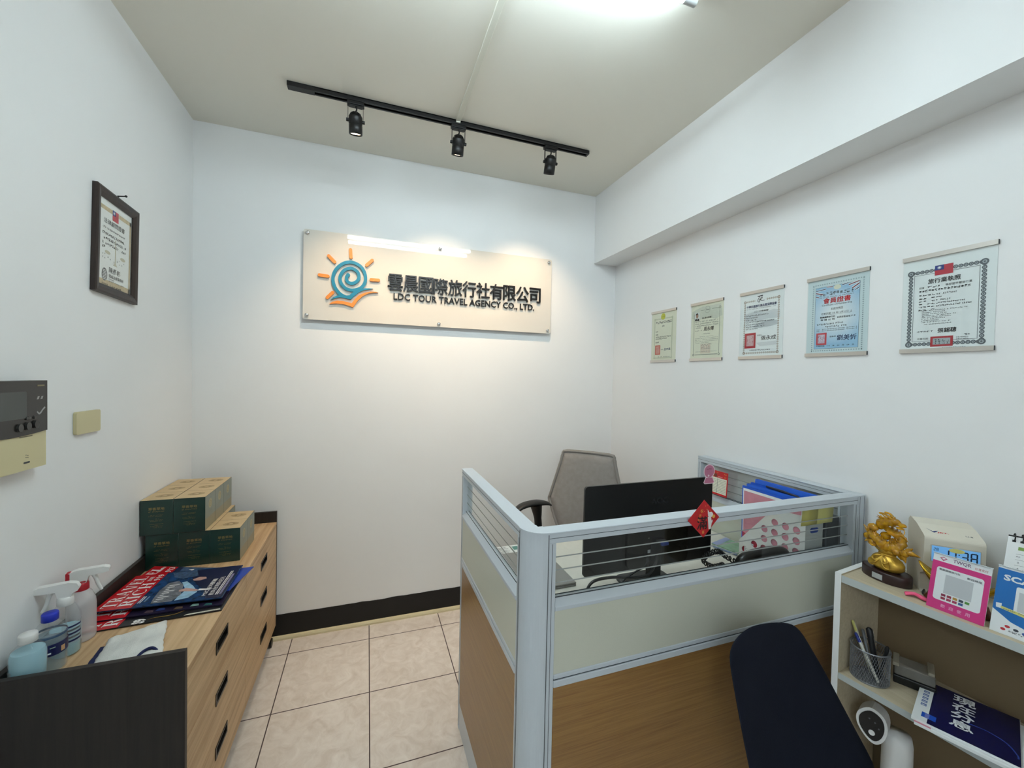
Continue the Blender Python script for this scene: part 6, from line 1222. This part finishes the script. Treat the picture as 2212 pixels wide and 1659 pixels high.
def twqr(q):
    q.rect(0.0, 0.102, 0.0, 0.121, 0, HOT); q.flat(rrect(0.083, 0.083, 0.006, cx=0.051, cy=0.066), 0.0002, PAPER)
    q.text('TWQR', mat('print_plum', '6d4a6e', 0.5), 0.036, 0.1245, w=0.032, h=0.0095, z=0.0002, bold=0.01); q.text('台灣支付', mat('print_coral', 'c0605f', 0.5), 0.074, 0.125, w=0.022, h=0.006, z=0.0002)
    q.flat([(0.012, 0.130), (0.019, 0.134), (0.026, 0.130), (0.019, 0.123)], 0.0002, mat('print_rose', 'c46a82', 0.5)); q.flat([(0.015, 0.130), (0.019, 0.132), (0.023, 0.130), (0.019, 0.127)], 0.0003, PAPER)
    q.text('雲晨國際旅行社', INKG, 0.014, 0.099, w=0.038, h=0.005, z=0.0004, bold=0.02); q.text('歡迎掃描', INKG, 0.064, 0.096, w=0.025, h=0.005, z=0.0004, bold=0.02)
    q.rect(0.027, 0.076, 0.045, 0.092, 0.0003, mat('print_blank', 'c9cbcc', 0.6))       # the code itself stays blank
    for k, cc in enumerate(('8c2f4a', 'a3364a', 'b98d3f', '4f5560', '5f9a4a')): q.rect(0.024+k*0.0105, 0.032+k*0.0105, 0.0365, 0.0425, 0.0004, mat('pay_icon_%d' % k, cc, 0.5))
    for k, cc in enumerate(('9c3047', 'a83d5a', 'b0405f', '3f5f9a')): q.rect(0.024+k*0.0105, 0.032+k*0.0105, 0.0285, 0.0345, 0.0004, mat('pay_icon_b%d' % k, cc, 0.5))
    for k, ch in enumerate('歡迎使用'): q.text(ch, mat('print_pale_pink', 'e9a9c6', 0.5), 0.026+k*0.0145, 0.0085, w=0.008, h=0.008, z=0.0002, bold=0.03)
stand('qr_stand', 'pink bordered clear payment stand with white header lettering on the shelf top', 0.196, 0.102, 0.138, twqr)
SBL = mat('print_scan_blue', '1a6db5', 0.4)
def scan(q):
    q.rect(0.0, 0.105, 0.0, 0.148, 0, SBL); q.flat([(0, 0), (0.105, 0), (0.105, 0.020), (0.060, 0.024), (0.030, 0.032), (0.0, 0.052)], 0.0001, PAPER)
    q.text('SCAN', PAPER, 0.010, 0.122, w=0.058, h=0.014, z=0.0003, bold=0.04); q.flat(rrect(0.062, 0.058, 0.004, cx=0.062, cy=0.086), 0.0002, PAPER); q.rect(0.036, 0.090, 0.060, 0.104, 0.0003, mat('print_blank')); q.dashes(INKG, 0.042, 0.086, 0.108, 0.004, 0.0003, 500, 0.1)
    q.flat([(0.012, 0.062), (0.105, 0.052), (0.105, 0.044), (0.012, 0.056)], 0.0003, mat('print_lemon', 'd9d27a', 0.5)); q.dashes(INKG, 0.016, 0.05, 0.0555, 0.003, 0.0004, 501, 0.1); q.flat([(0.004, 0.066), (0.013, 0.068), (0.013, 0.056), (0.005, 0.056)], 0.0003, PAPER)
    for k, cc in enumerate(('c2303a', '3a3f46', '2a4f9a')): q.flat(circ(0.026+k*0.013, 0.020-k*0.002, 0.0042, 14, 0.003), 0.0003, mat('scan_icon_%d' % k, cc, 0.5))
    q.flat(circ(0.020, 0.012, 0.004, 14, 0.003), 0.0003, mat('scan_icon_0')); q.dashes(INK, 0.028, 0.052, 0.009, 0.0045, 0.0003, 502, 0.1)
stand('qr_stand', 'blue payment stand headed SCAN, cropped by the right edge of the photo', 0.3065, 0.105, 0.152, scan)

# desk calendar with ring binding
t = thing('desk_calendar', 'white ring-bound desk calendar behind the blue payment stand', 'calendar', sp(0.35, 0.10, SZ))
KT = SH @ frame((0.2985, 0.088, SZ+0.0005), (0.94, 0.34, 0), (math.sin(R(2)), math.sin(R(10)), math.cos(R(10))), (0.335, -0.925, 0.17))
q = MB(KT); q.box(0, 0.13, 0, 0.212, -0.003, 0, PAPER); q.T = KT @ Matrix.Translation((0, 0, 0.0003)); q.rect(0.018, 0.05, 0.178, 0.186, 0, mat('calendar_green', '7fa050', 0.5))
for k in range(9):
    q.rect(0.016, 0.10, 0.168-k*0.0135, 0.1685-k*0.0135, 0, INKG); q.dashes(INKG, 0.016, 0.024, 0.160-k*0.0135, 0.0035, 0, 520+k, 0.3)
q.rect(0, 0.13, 0.2085, 0.212, 0, INK); q.build('pages', t)
for k in range(9):
    x = 0.010+k*0.0125; q = MB(KT); q.rect(x-0.003, x+0.003, 0.196, 0.201, 0.0004, INK); q.tube([(x+0.0006*math.cos(a), 0.207+0.010*math.sin(a), 0.004*math.cos(a)*1.6-0.002) for a in [2*math.pi*i/14 for i in range(14)]], 0.0012, BLACK, 6, True); q.build('ring', t)
q = MB(SH); q.add([(0.300, 0.150, SZ+0.0006), (0.420, 0.190, SZ+0.0006), (0.428, 0.170, SZ+0.205), (0.306, 0.126, SZ+0.205)], [(0, 1, 2, 3)], mat('calendar_board', 'b9b6ad', 0.6)); q.build('back_board', t, solid=0.002)

# pen cup of wire mesh
pu, pv, pr, phh = 0.067, 0.062, 0.045, 0.092; WIR = mat('wire_mesh', '8d9196', 0.35, 0.7)
t = thing('pen_cup', 'silver wire mesh pen cup on the middle shelf', 'pen cup', sp(pu, pv, MZ))
UT = SH @ Matrix.Translation((pu, pv, MZ+0.0004))
q = MB(UT); q.lathe([(pr*0.97, 0), (pr, 0.001), (pr, 0.004), (pr*0.97, 0.005), (0.0, 0.0045)], WIR, 36, cap=True); q.build('base_plate', t)
q = MB(UT); nh = 46
for s in (-1, 1):
    for k in range(nh):
        a = 2*math.pi*k/nh; q.tube([(pr*math.cos(a+s*0.75*j/7), pr*math.sin(a+s*0.75*j/7), 0.003+(phh-0.005)*j/7) for j in range(8)], 0.00055, WIR, 4, cap=False)
q.build('mesh_wall', t)
q = MB(UT); q.tube([(pr*math.cos(2*math.pi*i/36), pr*math.sin(2*math.pi*i/36), phh) for i in range(36)], 0.0022, WIR, 8, True); q.build('rim', t)
def pen(label, a, c, r_, m, tip=None, tipm=None, clip=True, name='pen'):
    A = UT @ Vector(a); C_ = UT @ Vector(c); t = thing(name, label, 'pen', tuple(A), 0, 'pens in the wire cup')
    q = MB(); q.cyl(A, A.lerp(C_, 0.80), r_, m, 12); q.build('barrel', t)
    q = MB(); q.tube([A.lerp(C_, 0.80), A.lerp(C_, 0.97), C_], [r_*1.12, r_*1.12, r_*0.6], tipm or m, 12); q.build('cap', t)
    if clip: q = MB(); d = (C_-A).normalized(); s_ = d.cross(Vector((0, 1, 0))).normalized(); o_ = s_.cross(d)*-1; q.tube([A.lerp(C_, 0.97)+o_*r_*1.4, A.lerp(C_, 0.72)+o_*r_*1.4], 0.0009, CHROME, 6); q.build('clip', t)
pen('tall yellow-tipped pale pen leaning left in the wire cup', (0.000, 0.012, 0.008), (-0.046, 0.000, 0.146), 0.0036, mat('pen_pale', 'b9b79c', 0.4), tipm=mat('pen_yellow', 'b7b36a', 0.4))
pen('white pen with blue cap leaning left in the wire cup', (0.027, -0.014, 0.008), (-0.033, -0.010, 0.118), 0.0040, mat('pen_white', 'c9c9bf', 0.35), tipm=mat('pen_cap_blue', '23337f', 0.35))
pen('thick black marker standing in the wire cup', (0.010, 0.022, 0.008), (-0.010, 0.012, 0.140), 0.0072, mat('pen_black', '15171a', 0.35))
pen('slim grey pen between the white pen and the black marker', (0.008, 0.0, 0.008), (-0.030, 0.024, 0.122), 0.0034, mat('pen_grey', '5b5e60', 0.4))
pen('short black pen with clip at the right rim of the wire cup', (0.020, 0.012, 0.008), (0.041, -0.004, 0.118), 0.0042, mat('pen_black'))

# dark box with clear lid behind the cup
t = thing('lidded_box', 'black box with clear plastic lid behind the pen cup', 'box', sp(0.140, 0.150, MZ))
LT = SH @ Matrix.Translation((0.140, 0.150, MZ+0.0004)) @ Matrix.Rotation(R(20), 4, 'Z')
q = MB(LT); q.box(-0.048, 0.040, -0.030, 0.030, 0, 0.024, BLACKP); q.build('box_base', t, 0.003)
q = MB(LT); q.box(-0.046, 0.038, -0.028, 0.028, 0.0245, 0.056, clear('lid_clear', (0.80, 0.79, 0.77), 1.4, 0.15, 0.30, 'b5b1a8')); q.build('clear_lid', t, 0.004)
q = MB(LT); q.box(-0.050, -0.036, -0.031, 0.031, 0.050, 0.060, mat('lid_tan', '8d8676', 0.5)); q.build('hinge', t, 0.002)
q = MB(LT); q.box(0.022, 0.036, -0.031, 0.031, 0.056, 0.064, mat('lid_tan')); q.build('latch', t, 0.002)

# booklets lying on the middle shelf
def slab(u0, v0, du, dv, z0, th, wid, m, T=None):
    """rectangular slab with corner (u0,v0), first side (du,dv), second side perpendicular"""
    L_ = math.hypot(du, dv); a = Vector((du/L_, dv/L_)); b__ = Vector((-a.y, a.x))*-1
    return SH @ frame((u0, v0, z0), (b__.x, b__.y, 0), (a.x, a.y, 0), (0, 0, 1)), L_
t = thing('booklet', 'white booklet lying under the navy one on the middle shelf', 'booklet', sp(0.25, 0.09, MZ))
T_, L_ = slab(0.200, -0.034, -0.044, 0.206, MZ+0.0004, 0, 0, None)
q = MB(T_); q.box(0.0, 0.178, 0, 0.208, 0, 0.0075, PAPER); q.build('pages', t, 0.0005)
q = MB(T_); q.box(0.0, 0.030, 0, 0.006, 0.0076, 0.0082, PINK); q.build('pink_tab', t)
t = thing('booklet', 'navy booklet with white strip and big white characters on the middle shelf', 'booklet', sp(0.25, 0.09, MZ+0.0085))
T_, L_ = slab(0.193, -0.031, -0.048, 0.206, MZ+0.0088, 0, 0, None); NV2 = mat('booklet_navy', '0e1240', 0.25)
q = MB(T_); q.box(0.0, 0.178, 0, L_, 0, 0.0055, PAPER); q.build('pages', t, 0.0005)
q = MB(T_ @ Matrix.Translation((0, 0, 0.0058))); q.rect(0.028, 0.1775, 0.001, L_-0.001, 0, NV2); q.rect(0.0005, 0.028, 0.001, L_-0.001, 0, PAPER)
q.rect(0.016, 0.042, 0.022, 0.045, 0.0002, BLUE); q.rect(0.022, 0.030, 0.022, 0.045, 0.0003, mat('booklet_pale', '6d78b8', 0.5))
for k in range(5): q.rect(0.010, 0.021, 0.075+k*0.017, 0.087+k*0.017, 0.0002, mat('booklet_ink', '6d7fae', 0.5)); q.rect(0.012, 0.019, 0.078+k*0.017, 0.0805+k*0.017, 0.0003, PAPER)
q.rect(0.012, 0.019, 0.166, 0.186, 0.0002, DRED)
for k, ch in enumerate('現在分息'): q.text(ch, PAPER, 0.064, 0.165-k*0.040, w=0.040, h=0.034, z=0.0003, bold=0.03)
ribbon(q, smooth_path([(0.095, 0.085, 0), (0.125, 0.088, 0), (0.155, 0.075, 0), (0.172, 0.045, 0), (0.174, 0.030, 0)]), 0.003, 0.0003, 0.0004, mat('booklet_arc', '33499a', 0.4)); q.build('cover', t)

# white appliance with black control face on the lower shelf
t = thing('appliance', 'white appliance with black rounded control face on the lowest tier of the shelf', 'appliance', sp(0.115, 0.10, 0.078))
q = MB(SH @ Matrix.Translation((0.120, 0.108, 0.0784))); q.lathe([(0.046, 0), (0.048, 0.006), (0.040, 0.05), (0.035, 0.20), (0.034, 0.36), (0.030, 0.385), (0.0, 0.392)], WHITEP, 32); q.build('body', t)
HD = SH @ frame((0.083, 0.046, 0.482), (0.93, 0.20, -0.30), (0.29, 0.18, 0.94), (0.24, -0.963, 0.11))
def blob(w_, h__): return smooth_loop([(-0.9*w_, 0.55*h__), (-0.45*w_, 0.98*h__), (0.35*w_, 0.92*h__), (0.85*w_, 0.40*h__), (1.0*w_, -0.35*h__), (0.75*w_, -0.92*h__), (0.15*w_, -0.95*h__), (-0.65*w_, -0.55*h__), (-1.0*w_, 0.0)], 4)
q = MB(HD); q.prism(blob(0.036, 0.045), -0.050, 0.0, WHITEP); q.build('head', t, 0.006, 3)
q = MB(HD); q.prism(blob(0.029, 0.037), 0.0002, 0.0022, mat('control_black', '08080a', 0.2)); q.build('control_face', t, 0.0008)
q = MB(HD); q.prism(circ(0.008, -0.018, 0.0072, 20), 0.0024, 0.0036, WHITEP); q.build('round_button', t, 0.0006)
for x, y in ((-0.010, 0.014), (0.004, 0.013), (0.016, 0.004)): q = MB(HD); q.prism(circ(x, y, 0.0022, 8), 0.0024, 0.0028, mat('control_icon', '55585c', 0.4)); q.build('icon', t)
